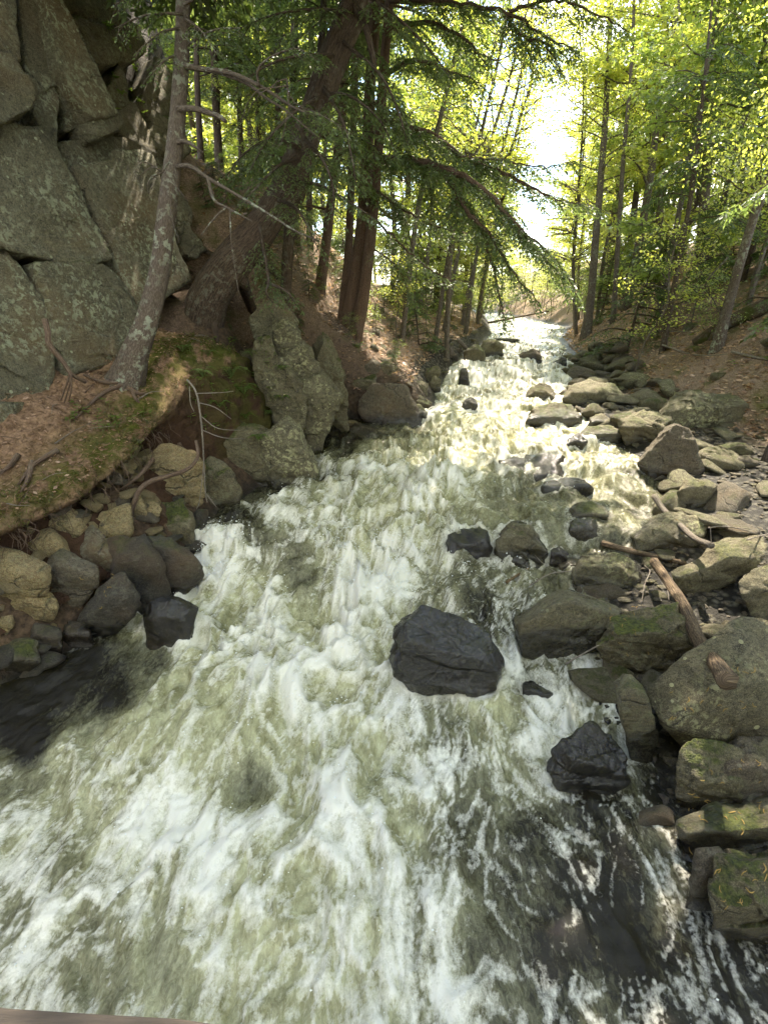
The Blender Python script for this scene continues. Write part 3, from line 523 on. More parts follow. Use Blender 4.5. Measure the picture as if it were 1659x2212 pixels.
ledge_rock = rk(c4((490,660),(620,620),(780,602),(785,680),(700,712),(560,742),(500,720)), 'dark', 'flat black ledge rock with water sliding over it in midstream', .8, .35, wet=.9, hi=.5, lift=-.03)
rk(c4((690,790),(760,750),(850,735),(900,790),(880,803),(770,812)), 'dark', 'low dark pyramid rock in the middle of the stream', .8, .6, wet=.35)
rk(c4((455,970),(510,935),(600,925),(650,960),(715,1045),(700,1075),(600,1098),(510,1108),(465,1100)), 'grey', 'big slate-grey boulder splitting the rapids at midstream', .8, .6, 6, 20, wet=.12, hi=.12)
rk(c4((265,1010),(290,980),(400,955),(450,980),(460,1100),(380,1122),(270,1112)), 'dark', 'wet black rock under a thin spill left of the slate-grey boulder', .9, .6, wet=.95, lift=-.03)
rk(c4((715,1050),(750,1032),(790,1065),(770,1110),(720,1112)), 'dark', 'small dark stone at the right end of the slate-grey boulder', .9, .6, wet=.5)
rk(c4((750,1115),(790,1080),(850,1090),(870,1130),(800,1140)), 'tan', 'small yellowish stone wedged under the lichen-crusted boulder', .8, .5)
rk(c4((815,1130),(845,1070),(990,1060),(1060,1090),(1110,1150),(1090,1220),(1000,1232),(850,1195)), 'lichen', 'lichen-crusted boulder below the brown driftwood beam', .8, .62, 6, 16)
rk(c4((1065,1010),(1130,940),(1200,895),(1290,880),(1350,900),(1395,955),(1390,1000),(1300,1030),(1170,1062),(1080,1035)), 'lichen', 'pale pitted slab under the long grey stick', .6, .35, 5, 18)
rk(c4((1240,1150),(1330,1090),(1400,1060),(1440,1010),(1540,990),(1620,1000),(1630,1050),(1600,1100),(1530,1150),(1310,1237),(1260,1205)), 'grey', 'large angular grey block behind the rotten log', .7, .62, 5, 22, lift=.08)
rk(c4((1530,1190),(1570,1140),(1659,1118),(1760,1130),(1760,1330),(1600,1265)), 'lichen', 'brownish boulder cut by the right edge beside the angular grey block', .8, .5, 4, lift=.06)
rk(c4((565,1380),(700,1270),(790,1215),(850,1200),(960,1250),(1040,1300),(1000,1335),(930,1440),(920,1500),(700,1532),(600,1480)), 'grey', 'massive dark overhanging boulder with a pale sloping top at the water', .75, .80, 6, 20, wet=.22, hi=.35, rough=.035)
rk(c4((920,1440),(960,1370),(1060,1310),(1210,1265),(1290,1260),(1325,1330),(1335,1450),(1280,1532),(1080,1562),(960,1520)), 'mossy', 'rounded front boulder with bright moss and yellow catkins on top', .8, .62, 6, 14, lift=.12)
rk(c6((1000,290),(1040,272),(1100,310),(1140,440),(1190,560),(1180,642),(1100,642),(1030,470)), 'mossy', 'narrow shiny slab standing on edge beside the stream', 1.1, .85, 4, 16, wet=.45, hi=.25)
rk(c6((1180,300),(1350,270),(1430,90),(1520,20),(1659,40),(1800,60),(1800,520),(1600,562),(1480,592),(1370,540),(1300,500)), 'lichen', 'huge flat boulder carrying the broken log end at the right edge', .85, .42, 6, 14, lift=.12, rough=.035, chops=16)
rk(c6((1270,600),(1360,560),(1480,575),(1560,640),(1540,780),(1400,830),(1290,760)), 'mossy', 'moss-edged slab strewn with catkins under the huge flat boulder', .8, .35, 6, 16, .05, 1., lift=.03, chops=16)
rk(c6((1470,585),(1620,540),(1800,560),(1850,660),(1800,790),(1600,800),(1500,700)), 'brown', 'brown slab at the right edge under the huge flat boulder', .8, .35, 6, 16, .05, 1., lift=.06, chops=16)
rk(c6((1265,810),(1400,790),(1600,750),(1800,760),(1850,930),(1780,1040),(1640,1040),(1480,970),(1340,895)), 'mossy', 'green moss-carpeted sloping rock below the catkin-strewn slab', .8, .3, 6, 14, .06, 1., lift=.02, chops=16)
rk(c6((1345,1010),(1420,1000),(1480,1090),(1500,1240),(1440,1290),(1335,1190)), 'brown', 'pinkish brown wedge at the left of the bottom right mossy rock', .9, .5, 5, 16, .06, lift=.0, chops=16)
rk(c6((1440,1020),(1600,1050),(1740,1040),(1900,1120),(1900,1420),(1680,1410),(1540,1340),(1460,1240)), 'mossy', 'bottom right mossy rock beside the dark rapids', .8, .4, 6, 14, .06, wet=.05, lift=.02, chops=16)
rk(c6((10,190),(40,90),(75,0),(130,-20),(340,60),(400,110),(470,160),(515,220),(515,310),(470,382),(280,312),(100,262)), 'dark', 'large glistening black boulder in the middle of the near rapids', .75, .55, 7, 20, .05, .8, wet=1.0, hi=2, chops=15)
rk(c6((705,650),(760,560),(820,500),(900,480),(1000,580),(1060,730),(1000,792),(900,792),(780,720)), 'dark', 'dark wet brown rock parting the near right current', .8, .5, 6, 14, wet=.75, hi=1, chops=15)
rk(c6((590,310),(640,285),(720,320),(760,370),(640,380)), 'dark', 'small black rock just right of the glistening boulder', .8, .5, wet=1., lift=-.03)
rk(c4((335,440),(350,400),(375,388),(400,405),(402,435),(370,462),(340,458)), 'dark', 'round dark stone alone in the white rapids', .9, .7, power=7, wet=.4)
rk(c4((580,205),(640,180),(672,195),(683,240),(640,232),(590,215)), 'brown', 'brown square stone in the far white water', .8, .7)
rk(c4((710,250),(760,215),(790,225),(790,255),(740,262)), 'dark', 'dark stone at the foot of the far right bank', .8, .6, wet=.3)
rk(c4((330,250),(345,190),(390,160),(440,190),(440,240),(430,262),(350,260)), 'mossy', 'squarish dark block left of the upper falls', .8, .8, wet=.2)
rk(c4((400,215),(420,160),(480,140),(515,170),(515,210),(450,220)), 'mossy', 'mossy block behind the upper falls on the left side', .8, .7)
rk(c4((455,150),(480,128),(560,135),(585,145),(500,158)), 'mossy', 'flat mossy stone at the far left waterline', .7, .5)
rk(c4((320,345),(335,265),(362,262),(370,340)), 'dark', 'upright wet stone at the left end of the upper falls', .8, .8, wet=.7)
# left bank by the pool (second zoom: 400 native pixels over 1659)
def c5(*p): return [((a / 4.1475 + 850) * .8295, (b / 4.1475 + 780) * .8295) for a, b in p]
rk(c5((330,1020),(420,870),(860,860),(940,1010),(960,1130),(1020,1140),(1060,1300),(900,1340),(600,1310),(400,1240)), 'brown', 'layered square block with pale ledges at the left pool', .6, .92, 5, 24, .03, 1.6)
rk(c5((920,1140),(1010,1130),(1080,1220),(1135,1290),(1050,1320),(960,1250)), 'mossy', 'mossy corner stone at the foot of the layered block', .9, .6)
rk(c5((950,1060),(1010,1035),(1140,1130),(1130,1180),(1000,1190)), 'mossy', 'slanting flat stone right of the layered block', .8, .5, wet=.1)
rk(c5((1085,1220),(1110,1160),(1240,1150),(1265,1210),(1200,1240)), 'dark', 'small wet stone with water slipping past right of the layered block', .8, .5, wet=.8)
rk(c5((920,920),(1000,870),(1100,920),(1080,1040),(960,1030)), 'grey', 'rounded stone above the slanting flat stone on the left side', .8, .6)
rk(c5((1100,900),(1170,820),(1240,870),(1230,940),(1120,950)), 'mossy', 'yellow-green mossy stone at the upper left waterline', .8, .5)
rk(c5((1170,990),(1210,965),(1250,990),(1240,1025),(1190,1020)), 'brown', 'small brown stone in the shallows left of the rapids', .8, .6, sub=3)
rk(c5((370,790),(440,660),(500,630),(580,700),(575,780),(470,800)), 'brown', 'reddish brown boulder sitting above the layered block', .8, .6)
rk(c5((570,690),(640,650),(720,690),(700,770),(590,780)), 'mossy', 'grey stone beside the reddish brown boulder', .8, .6)
rk(c5((250,810),(400,790),(540,800),(530,870),(400,900),(260,930)), 'mossy', 'flat stone behind the layered block', .8, .5)
rk(c5((690,800),(800,740),(960,830),(990,900),(800,900)), 'mossy', 'dark leafy-topped rock right of the reddish brown boulder', .8, .6)
rk(c5((1060,830),(1080,740),(1200,710),(1245,760),(1180,820)), 'mossy', 'sunlit mossy rock below the dead roots', .8, .5)
rk(c5((470,470),(560,455),(650,480),(640,550),(500,540)), 'mossy', 'pale stone on the slope right of the cedar trunks', .8, .6, sub=3)
rk(c5((450,340),(510,305),(580,340),(560,400),(470,390)), 'brown', 'brown stone on the slope above the pale stone', .8, .6, sub=3)
rk(c5((640,560),(690,540),(730,590),(700,640),(650,620)), 'mossy', 'small mossy stone amid the sunlit leaves', .8, .6, sub=3)
# outcrops of the left bank
OC = lambda *p: list(p)
def BIG(*p): p = np.array(p, float); return (p - p.mean(0)) * 1.3 + p.mean(0)
for p_, Y_, m_, lab in [(((592, 705), (612, 690), (640, 702), (650, 735), (620, 752), (590, 745)), 8.9, 'lichen', 'small square block at the top of the lichen outcrop'), (((545, 735), (590, 725), (600, 770), (575, 800), (548, 780)), 8.6, 'mossy', 'mossy block at the left shoulder of the lichen outcrop'),
                        (((612, 752), (650, 735), (672, 752), (690, 795), (650, 812), (618, 800)), 8.75, 'lichen', 'upper block of the lichen outcrop with dark cracks'), (((570, 790), (616, 775), (650, 812), (660, 860), (640, 905), (600, 880)), 8.45, 'lichen', 'left face of the lichen outcrop above the mossy mound'),
                        (((640, 820), (690, 795), (720, 825), (742, 850), (742, 874), (700, 912), (658, 922)), 8.7, 'lichen', 'lower leaning block of the lichen outcrop with its foot in the pool'), (((545, 690), (560, 660), (610, 640), (640, 690), (600, 715), (560, 715)), 9.4, 'cliff', 'brown rock under the roots of the big leaning hemlock'), (((670, 760), (700, 715), (745, 770), (752, 840), (742, 880), (700, 830)), 9.6, 'mossy', 'mossy brown rock behind the lichen outcrop')]:
    rk(p_, m_, lab, .9, .85, 6, 22, .06, 1.0, Y0=Y_, sink=.5, chops=14)
rk(OC((452, 1000), (480, 945), (540, 918), (570, 930), (585, 1050), (500, 1050)), 'mossy', 'left half of the square moss-topped outcrop at the waterline', .8, .9, 6, 22, .05, .8)
rk(OC((560, 935), (625, 900), (648, 918), (686, 1000), (664, 1042), (580, 1056)), 'lichen', 'right half of the square outcrop with lichen and a sheer face at the waterline', .8, .9, 6, 22, .045, .8)
rk(OC((430, 1010), (452, 985), (500, 1010), (520, 1060), (460, 1090), (432, 1082)), 'mossy', 'small mossy rocks at the foot of the square outcrop', .8, .7, 4)
rk(OC((285, 1010), (350, 952), (405, 950), (440, 1000), (440, 1060), (400, 1085), (300, 1075)), 'tan', 'tan weathered rock face under the overhanging bank', .8, .9, 5, 20, .05, 1.0, Y0=6.25)
L = [([(70,1132),(134,1098),(160,1112),(172,1140),(142,1168),(96,1160)], 'pale tan stone at the top of the bank pile'),
     ([(36,1177),(101,1150),(138,1170),(133,1198),(104,1213),(60,1205)], 'wedge-shaped tan stone in the upper pile'),
     ([(-30,1155),(25,1153),(46,1171),(96,1216),(86,1230),(22,1196),(-30,1205)], 'long tan slab slanting across the pile'),
     ([(-40,1202),(22,1194),(88,1230),(63,1274),(22,1283),(-40,1270)], 'broad flat tan stone at the left edge of the pile'),
     ([(17,1290),(67,1268),(116,1295),(116,1318),(78,1333),(36,1321)], 'rounded tan stone low in the pile'),
     ([(70,1280),(87,1257),(140,1248),(194,1250),(194,1262),(152,1302),(118,1299)], 'spotted grey stone in the middle of the pile'),
     ([(137,1175),(193,1148),(247,1188),(208,1235),(137,1196)], 'speckled olive block in the right half of the pile'),
     ([(207,1144),(221,1120),(275,1100),(281,1138),(253,1184),(232,1178)], 'grey-tan split block beside the hanging root'),
     ([(95,1232),(130,1200),(202,1228),(197,1254),(92,1258)], 'flat lichen-dotted stone under the speckled block'),
     ([(-20,1340),(20,1333),(26,1348),(0,1360),(-20,1358)], 'small tan stone at the left edge near the water'),
     ([(20,1135),(50,1128),(70,1142),(66,1160),(30,1156)], 'thin broken tan slab behind the pile'),
     ([(178,1130),(205,1120),(222,1130),(205,1150),(180,1148)], 'small pale shard between the two top blocks'),
     ([(280,1085),(300,1072),(312,1090),(305,1120),(285,1118)], 'upright pale shard beside the tan rock face'),
     ([(305,1100),(330,1085),(345,1100),(320,1120)], 'small tan rubble stone above the dark bedrock')]
for i_, (p, lab) in enumerate(L): p = np.array(p, float); p = (p - p.mean(0)) * 1.27 + p.mean(0); rk(p, 'tan' if i_ not in (5, 6, 8) else 'brown', lab, .7, .55, 4, 18, .045, .7, cat='stone', name='bank_stone', sink=.1)
rk(BIG((240,1192),(308,1166),(330,1205),(354,1270),(338,1288),(280,1306),(250,1262)), 'dark', 'dark bedrock face below the speckled block', .8, .8, 4, 20, wet=.25, chops=15)
rk(BIG((336,1178),(372,1170),(420,1200),(426,1236),(358,1278)), 'dark', 'dark bedrock beside the cascade', .8, .8, 4, 20, wet=.3, chops=15)
rk(OC((297,1122),(340,1090),(406,1078),(422,1121),(434,1188),(420,1202),(367,1180),(308,1160)), 'mossy', 'lichen-topped bedrock shoulder left of the cascade lip', .8, .5, 5, 18, wet=.05)
rk(BIG((180,1334),(252,1256),(282,1311),(208,1372)), 'dark', 'slanting dark slab at the left waterline', .8, .7, 4, 20, wet=.2, chops=15)
rk(OC((313,1317),(330,1292),(381,1288),(423,1309),(416,1350),(386,1397),(361,1404),(316,1367)), 'dark', 'black cube-like boulder in the water below the cascade', .9, .72, 5, 18, .035, .3, wet=.75, hi=.6, lift=-.02, chops=15)
rk(OC((120,1368),(150,1340),(190,1350),(200,1385),(150,1400)), 'dark', 'low black stone at the left water edge', .8, .6, wet=.6)
rk(OC((-10,1410),(30,1380),(80,1385),(90,1430),(20,1460),(-20,1450)), 'mossy', 'mossy dark stone in the lower left shade', .8, .6, wet=.4)
rk(OC((60,1360),(90,1345),(130,1360),(120,1395),(70,1400)), 'dark', 'small dark stone above the black pool', .8, .6, wet=.4)
ledge_rock.location.z -= .13
# cobbles of the right bank: shared shapes
def proto_rock(seed, flat):
    r2 = np.random.default_rng(seed); P = unit(r2.normal(size=(12, 3))) * np.array((1, .8, flat)) * r2.uniform(.8, 1.1, (12, 1)); V, Fc = rock_shape(P, 3, 14, .05, seed * .7, .8); return V, Fc
protos = [proto_rock(s, f) for s, f in ((1, .38), (2, .28), (3, .5), (4, .42), (5, .24), (6, .34))]
cob_me = {}
def cobble(x, y, s, mat, label, group, z=None, rz=None):
    k = random.randrange(len(protos)); key = (k, mat)
    if key not in cob_me: V, Fc = protos[k]; cob_me[key] = mesh_np('cobble', V, Fc, True, {'wet': np.zeros(len(V))}); cob_me[key].materials.append(M[mat])
    o = bpy.data.objects.new('cobble', cob_me[key]); COL.objects.link(o); o.location = (x, y, (g1(x, y) if z is None else z) + s * .12)
    o.scale = (s, s * random.uniform(.7, 1.1), s * random.uniform(.8, 1.2)); o.rotation_euler = (random.uniform(-.35, .35), random.uniform(-.35, .35), random.uniform(0, 6.28) if rz is None else rz)
    return tag(o, label, 'stone', group)
occ = [(P[:, 0].min(), P[:, 0].max(), P[:, 1].min(), P[:, 1].max()) for o, P in RK]
def free(x, y, m=0.0): return not any(a - m < x < b + m and c - m < y < d + m for a, b, c, d in occ)
n_c = 0
while n_c < 200:
    y = random.uniform(1.6, 19); d = random.uniform(-.15, np.interp(y, [2, 9, 14, 20], [2.9, 2.8, 1.8, 1.0])); x = float(XR(y)) + d
    if abs(x) > .78 * (y * CP + 1.2) or not free(x, y, -.12): continue
    s = random.choice((.09, .11, .14, .17, .21, .26, .33, .42)) * (1 + .02 * y)
    m_ = random.choice(('grey', 'grey', 'mossy', 'brown', 'lichen')); szw = 'small' if s < .15 else 'medium' if s < .27 else 'large'; mw = {'grey': 'grey-olive', 'mossy': 'moss-flecked', 'brown': 'brownish', 'lichen': 'lichen-dotted'}[m_]
    rg = 'beside the near right rapids' if y < 4 else 'around the driftwood on the right bank' if y < 7 else 'beside the side pool on the right' if y < 10.5 else 'along the upper right waterline'
    cobble(x, y, s, m_, f'{szw} {mw} flat stone {rg}', f'{szw} {mw} stones {rg}'); n_c += 1
n_c = 0
while n_c < 50:
    y = random.uniform(9.5, 24); d = random.uniform(-.1, 1.6); x = float(XL(y)) - d
    if not free(x, y, -.1): continue
    cobble(x, y, random.uniform(.08, .28), random.choice(('grey', 'mossy', 'mossy', 'brown')), 'mossy stone among many others along the upper left bank', 'stones of the upper left bank'); n_c += 1
n_c = 0
while n_c < 34:
    y = random.uniform(4.0, 6.6); d = random.uniform(.05, .95); x = float(XL(y)) - d
    cobble(x, y, random.uniform(.03, .09), 'tan', 'small broken tan rubble under the overhanging bank', 'tan rubble of the left bank'); n_c += 1
n_c = 0
while n_c < 46:
    y = random.uniform(3.7, 6.4); d = random.uniform(-.05, .95); x = float(XL(y)) - d; lowr = d < .38
    cobble(x, y, random.uniform(.13, .26), 'dark' if lowr else random.choice(('tan', 'tan', 'brown')), 'dark damp stone wedged low in the left bank' if lowr else 'angular tan stone stacked in the slope under the overhanging bank', 'dark low stones of the left bank' if lowr else 'stacked tan stones of the left bank'); n_c += 1
n_c = 0
while n_c < 44:
    y = random.uniform(3.8, 6.5); d = random.uniform(.42, 1.0); x = float(XL(y)) - d
    cobble(x, y, random.uniform(.09, .19), random.choice(('tan', 'tan', 'tan', 'brown')), 'flat tan stone packed close under the lip of the overhanging bank', 'tan stones under the bank lip', z=g1(x, y) + random.uniform(.02, .14)); n_c += 1
n_c = 0
while n_c < 26:
    y = random.uniform(10, 24); x = float(XR(y)) + random.uniform(1.5, 6)
    if abs(x) > .8 * y: continue
    cobble(x, y, random.uniform(.15, .4), 'mossy', 'moss-capped stone half buried in leaves on the right slope', 'mossy stones of the right slope'); n_c += 1
# fine rubble filling the gaps between the stones of the right bank
nr_ = 3200; y_ = 1.4 + 15 * rng.uniform(0, 1, nr_) ** 1.3; x_ = XR(y_) - .1 + rng.uniform(0, 1, nr_) * np.interp(y_, [2, 9, 14, 20], [3.0, 2.9, 1.9, 1.0]); D_, F_ = ico(1); sz = rng.uniform(.012, .05, nr_) * (1 + .03 * y_); V = np.stack([x_, y_, G(x_, y_) + sz * .15], 1)[:, None] + D_[None] * sz[:, None, None] * np.stack([rng.uniform(.7, 1.4, nr_), rng.uniform(.6, 1.2, nr_), rng.uniform(.3, .6, nr_)], 1)[:, None] * (1 + .25 * rng.normal(size=(nr_, len(D_), 1)))
tag(link('gravel', mesh_np('gravel', V.reshape(-1, 3), (F_[None] + len(D_) * np.arange(nr_)[:, None, None]).reshape(-1, 3), False, {'wet': wetness(V.reshape(-1, 3), 0, .03)}), M['brown']), 'fine broken rubble between the stones of the right bank', 'gravel', kind='stuff')
# foam collars where rocks stand in the current
fo_ = foam.copy(); dzc = np.zeros(len(X)); WP = np.stack([X, Y], 1)
for o, P in RK:
    nV = len(o.data.vertices); V = np.empty(nV * 3, np.float32); o.data.vertices.foreach_get('co', V); V = V.reshape(-1, 3) + np.array(o.location); V = V[np.abs(V[:, 2] - zw(V[:, 1])) < .10][:, :2]
    if len(V) < 12: continue
    V = V[:: max(1, len(V) // 220)]; lo, hi_ = V.min(0) - .3, V.max(0) + .3; k = np.nonzero((WP[:, 0] > lo[0]) & (WP[:, 0] < hi_[0]) & (WP[:, 1] > lo[1]) & (WP[:, 1] < hi_[1]))[0]
    if len(k) == 0: continue
    k = k[:: 1] if len(k) < 60000 else k[:: 1]; D2 = np.full(len(k), 9.0)
    for c_ in range(0, len(k), 8000): D2[c_:c_ + 8000] = np.sqrt(((WP[k[c_:c_ + 8000], None] - V[None]) ** 2).sum(2)).min(1)
    up = ss(-.2, .5, (WP[k, 1] - V[:, 1].mean()) / max(.1, np.ptp(V[:, 1]))); act = .25 + .75 * ss(.15, .6, aer[k])
    fo_[k] = np.maximum(fo_[k], np.exp(-(D2 / .07) ** 2) * act * np.clip(.75 + f2[k] * .9, 0, 1)); dzc[k] = np.maximum(dzc[k], np.exp(-(D2 / .10) ** 2) * (.015 + .05 * up) * act)
WV[:, 2] += dzc; water.data.vertices.foreach_set('co', WV.astype(np.float32).ravel()); water.data.attributes['foam'].data.foreach_set('value', np.clip(fo_, 0, 1).astype(np.float32)); water.data.update()
# ================================================================== TREES
M['hembark'] = bark_mat('hemlock_bark', (.045, .032, .023), (.15, .11, .08), .25, (6, 1.0))
M['lichbark'] = bark_mat('lichened_bark', (.085, .065, .048), (.20, .16, .125), .9, (9, 2.5))
M['cedar'] = bark_mat('cedar_bark', (.085, .05, .032), (.24, .16, .11), .1, (16, .5))
M['greybark'] = bark_mat('grey_bark', (.07, .055, .042), (.21, .175, .14), .35, (8, 1.6))
M['mossbark'] = bark_mat('mossy_bark', (.06, .045, .03), (.18, .13, .09), .3, (8, 1.2), .9)
M['twig'] = bark_mat('bare_twig', (.17, .14, .11), (.36, .32, .27), .2, (8, 2))
M['drift'] = bark_mat('driftwood', (.10, .085, .07), (.26, .22, .175), .0, (14, .7))
M['rotten'] = bark_mat('rotten_log', (.11, .07, .035), (.36, .25, .13), .0, (14, .6))
M['root'] = bark_mat('root_bark', (.10, .065, .045), (.22, .155, .11), .1, (8, 1))
M['needle'] = leaf_mat('hemlock_needles', [(.055, .09, .034), (.09, .135, .048), (.125, .175, .065), (.095, .145, .06)], .54, .06)
M['needle2'] = leaf_mat('darker_needles', [(.040, .075, .025), (.070, .115, .035), (.10, .145, .045)], .45, .05)  # darker needle green for the smaller hemlocks
M['leafy'] = leaf_mat('spring_leaves', [(.22, .28, .06), (.30, .36, .085), (.39, .42, .10), (.27, .33, .075), (.45, .43, .10)], .66, .09)
M['leafg'] = leaf_mat('green_leaves', [(.13, .19, .045), (.18, .25, .06), (.23, .29, .07)], .6, .09)
M['fern'] = leaf_mat('fern_green', [(.06, .12, .02), (.10, .17, .03), (.14, .20, .04)], .45, .05)

def needles(path, rad, r2, side=.40, gap=.07, qs=.030, droop=.35, start=.15, tips=True):
    """flat drooping hemlock sprays along a branch: returns twig tubes and needle quads"""
    path = np.asarray(path); L_ = np.concatenate([[0], np.cumsum(np.linalg.norm(np.diff(path, axis=0), axis=1))]); tot = L_[-1]; pos, ax, ln, wd, tw = [], [], [], [], []
    s = tot * start
    def qs_along(p0, d0, length, q):
        m = max(2, int(length / (q * .62))); f = np.linspace(.08, 1, m); dr = np.zeros((m, 3)); dr[:, 2] = -droop * length * f ** 2 * .6
        pp = p0 + d0 * (length * f)[:, None] + dr; sd_ = unit(np.cross(d0, (0, 0, 1.)) + 1e-6)
        for sg in (-1, 1):
            jit = r2.normal(0, .22, (m, 3)); a = unit(d0 * .75 + sd_ * sg * .85 + jit + np.array((0, 0, -.25)))
            pos.append(pp); ax.append(a); ln.append(q * r2.uniform(.8, 1.7, m) * (1.15 - .5 * f)); wd.append(np.full(m, q * .24) * r2.uniform(.7, 1.3, m))
        pos.append(pp[-1:]); ax.append(unit(d0 + np.array((0, 0, -.4)))[None]); ln.append(np.array([q * 1.3])); wd.append(np.array([q * .2]))
    sg = 1
    while s < tot:
        i = min(np.searchsorted(L_, s), len(path) - 1); d = unit(path[i] - path[i - 1]); f = (s - L_[i - 1]) / max(1e-6, L_[i] - L_[i - 1]); p = path[i - 1] * (1 - f) + path[i] * f
        sdv = unit(np.cross(d, (0, 0, 1.)) + 1e-6) * sg; sg = -sg; rel = s / tot
        tl = side * (1.0 - .65 * rel) * r2.uniform(.5, 1.25); dd = unit(d * r2.uniform(.6, 1.0) + sdv * r2.uniform(.6, 1.1) + np.array((0, 0, r2.uniform(-.45, .05))))
        q_ = curve([p, p + dd * tl * .5 + np.array((0, 0, -.03 * tl)), p + dd * tl + np.array((0, 0, -droop * tl * .6))], 4); tw.append((q_, .0035 + .004 * tl))
        m2 = max(2, int(tl / .055)); sg2 = 1
        for f2 in np.linspace(.12, 1, m2):
            k = min(int(f2 * 3), 2); pp = q_[k] + (q_[k + 1] - q_[k]) * (f2 * 3 - k); s2 = unit(np.cross(dd, (0, 0, 1.)) + 1e-6) * sg2; sg2 = -sg2
            qs_along(pp, unit(dd * .8 + s2 * .7 + r2.normal(0, .15, 3) + np.array((0, 0, -.2))), tl * .34 * r2.uniform(.5, 1.2) * (1.2 - .6 * f2), qs)
        s += gap * r2.uniform(.6, 1.5)
    pos, ax, ln, wd = np.vstack(pos), np.vstack(ax), np.concatenate(ln), np.concatenate(wd)
    nr = unit(np.array((0, 0, 1.)) + r2.normal(0, .45, pos.shape)); return tw, leafquads(pos, ax, nr, ln, wd)
class Tree:
    def __init__(s, name, label, base, group=None, cat='tree'):
        s.root = thing(name, label, cat, tuple(base), group); s.base = np.asarray(base, float); s.tr, s.br, s.lf = MB(), MB(), MB(); s.own = []; s.single = False
    def trunk(s, P, R, sides=18, bark=.16, flare=.5, n=44):
        C = curve(P, n); RR = np.interp(np.linspace(0, 1, n), np.linspace(0, 1, len(R)), R); addtube(s.tr, C, RR, sides, bark=bark, seed=random.random() * 50, flare=flare); return C
    def branch(s, P, r0, r1=.004, sides=6, n=14, wob=.0):
        C = curve(P, n)
        if wob: C[1:] += rng.normal(0, wob, (n - 1, 3))
        if s.single: s.br, s.lf = MB(), MB(); s.own.append((s.br, s.lf))
        addtube(s.br, C, np.linspace(r0, r1, n), sides, bark=.1, seed=random.random() * 30); return C
    def spray(s, C, r0=.01, **k):
        tw, (V, Fc) = needles(C, r0, rng, **k)
        for q, r in tw: addtube(s.br, q, np.linspace(r, r * .4, len(q)), 3, cap=False)
        s.lf.add(V, Fc)
    def done(s, bark, leaf='needle', brm=None):
        if s.tr.n: s.tr.build('trunk', M[bark], s.root, s.base)
        for b_, l_ in s.own:
            o = b_.build('branch', M[brm or bark], s.root, s.base)
            if l_.n: l_.build('foliage', M[leaf], o, s.base, False)
        if s.own and s.br is s.own[-1][0]: return s.root
        if s.br.n: s.br.build('branches', M[brm or bark], s.root, s.base)
        if s.lf.n: s.lf.build('foliage', M[leaf], s.root, s.base, False)
        return s.root
def PT(*a): return [at(x, y, Y) for x, y, Y in a]
def RP(*a): return [wpx(w_, at(x, y, Y)) / 2 for x, y, Y, w_ in a]

# ---- T1: leaning lichened trunk in front of the cliff
k1 = [(268, 845, 6.95, 58), (292, 765, 6.95, 48), (320, 690, 7.0, 44), (345, 590, 7.1, 41), (362, 450, 7.2, 38), (380, 300, 7.4, 34), (392, 140, 7.6, 31), (396, 0, 7.9, 28), (392, -200, 8.4, 26), (400, -700, 9.0, 22), (404, -1500, 9.4, 14)]
T = Tree('leaning_hemlock', 'slender lichen-blotched hemlock trunk leaning right in front of the cliff', at(270, 845, 6.95))
T.trunk([at(*k[:3]) for k in k1], RP(*k1), 20, .14, .5, 60); T.single = True
b = T.branch(PT((390, 140, 7.55), (440, 150, 7.45), (500, 158, 7.3), (570, 190, 7.1), (640, 235, 7.0), (700, 252, 6.9)), .034, .009)
T.branch(PT((470, 155, 7.4), (530, 178, 7.3), (580, 215, 7.2), (620, 240, 7.1), (690, 300, 7.0)), .024, .007)
T.branch(PT((560, 188, 7.1), (558, 150, 7.0), (590, 120, 6.9), (640, 105, 6.8)), .016, .005)
T.branch(PT((385, 235, 7.4), (420, 235, 7.3), (470, 250, 7.25), (488, 262, 7.2)), .036, .022, 8)
T.branch(PT((376, 310, 7.35), (400, 305, 7.25), (420, 316, 7.2), (440, 330, 7.2)), .03, .01, 8)
c = T.branch(PT((378, 362, 7.3), (410, 358, 7.1), (450, 385, 7.0), (510, 420, 6.9), (580, 462, 6.85), (640, 500, 6.8), (690, 520, 6.8)), .028, .008)
T.branch(PT((450, 385, 7.0), (462, 430, 6.9), (490, 448, 6.85), (545, 478, 6.8)), .022, .008)
T.branch(PT((490, 448, 6.85), (465, 470, 6.8), (435, 508, 6.75)), .016, .007)
T.branch(PT((497, 450, 6.85), (500, 520, 6.8), (508, 580, 6.8), (517, 640, 6.75)), .009, .004)
for a_ in [((370, 440), (372, 470), (388, 525)), ((352, 372), (330, 380), (318, 405)), ((350, 370), (325, 360), (300, 385)), ((352, 372), (368, 350), (388, 390)), ((355, 375), (380, 400), (410, 440)), ((345, 372), (320, 395), (322, 420)), ((345, 365), (310, 350), (290, 372)), ((340, 480), (335, 500), (350, 520))]:
    T.branch([at(x, y, 6.85 - .05 * j) for j, (x, y) in enumerate(a_)], .010, .003, 5, 8, .004)
for a_ in [((620, 170), (590, 185), (555, 210), (535, 250)), ((620, 185), (560, 195), (530, 230), (520, 270)), ((620, 170), (622, 230), (610, 300), (598, 320)), ((620, 190), (640, 225), (690, 245))]:
    T.branch([at(x, y, 6.95) for x, y in a_], .008, .003, 5, 10, .006)
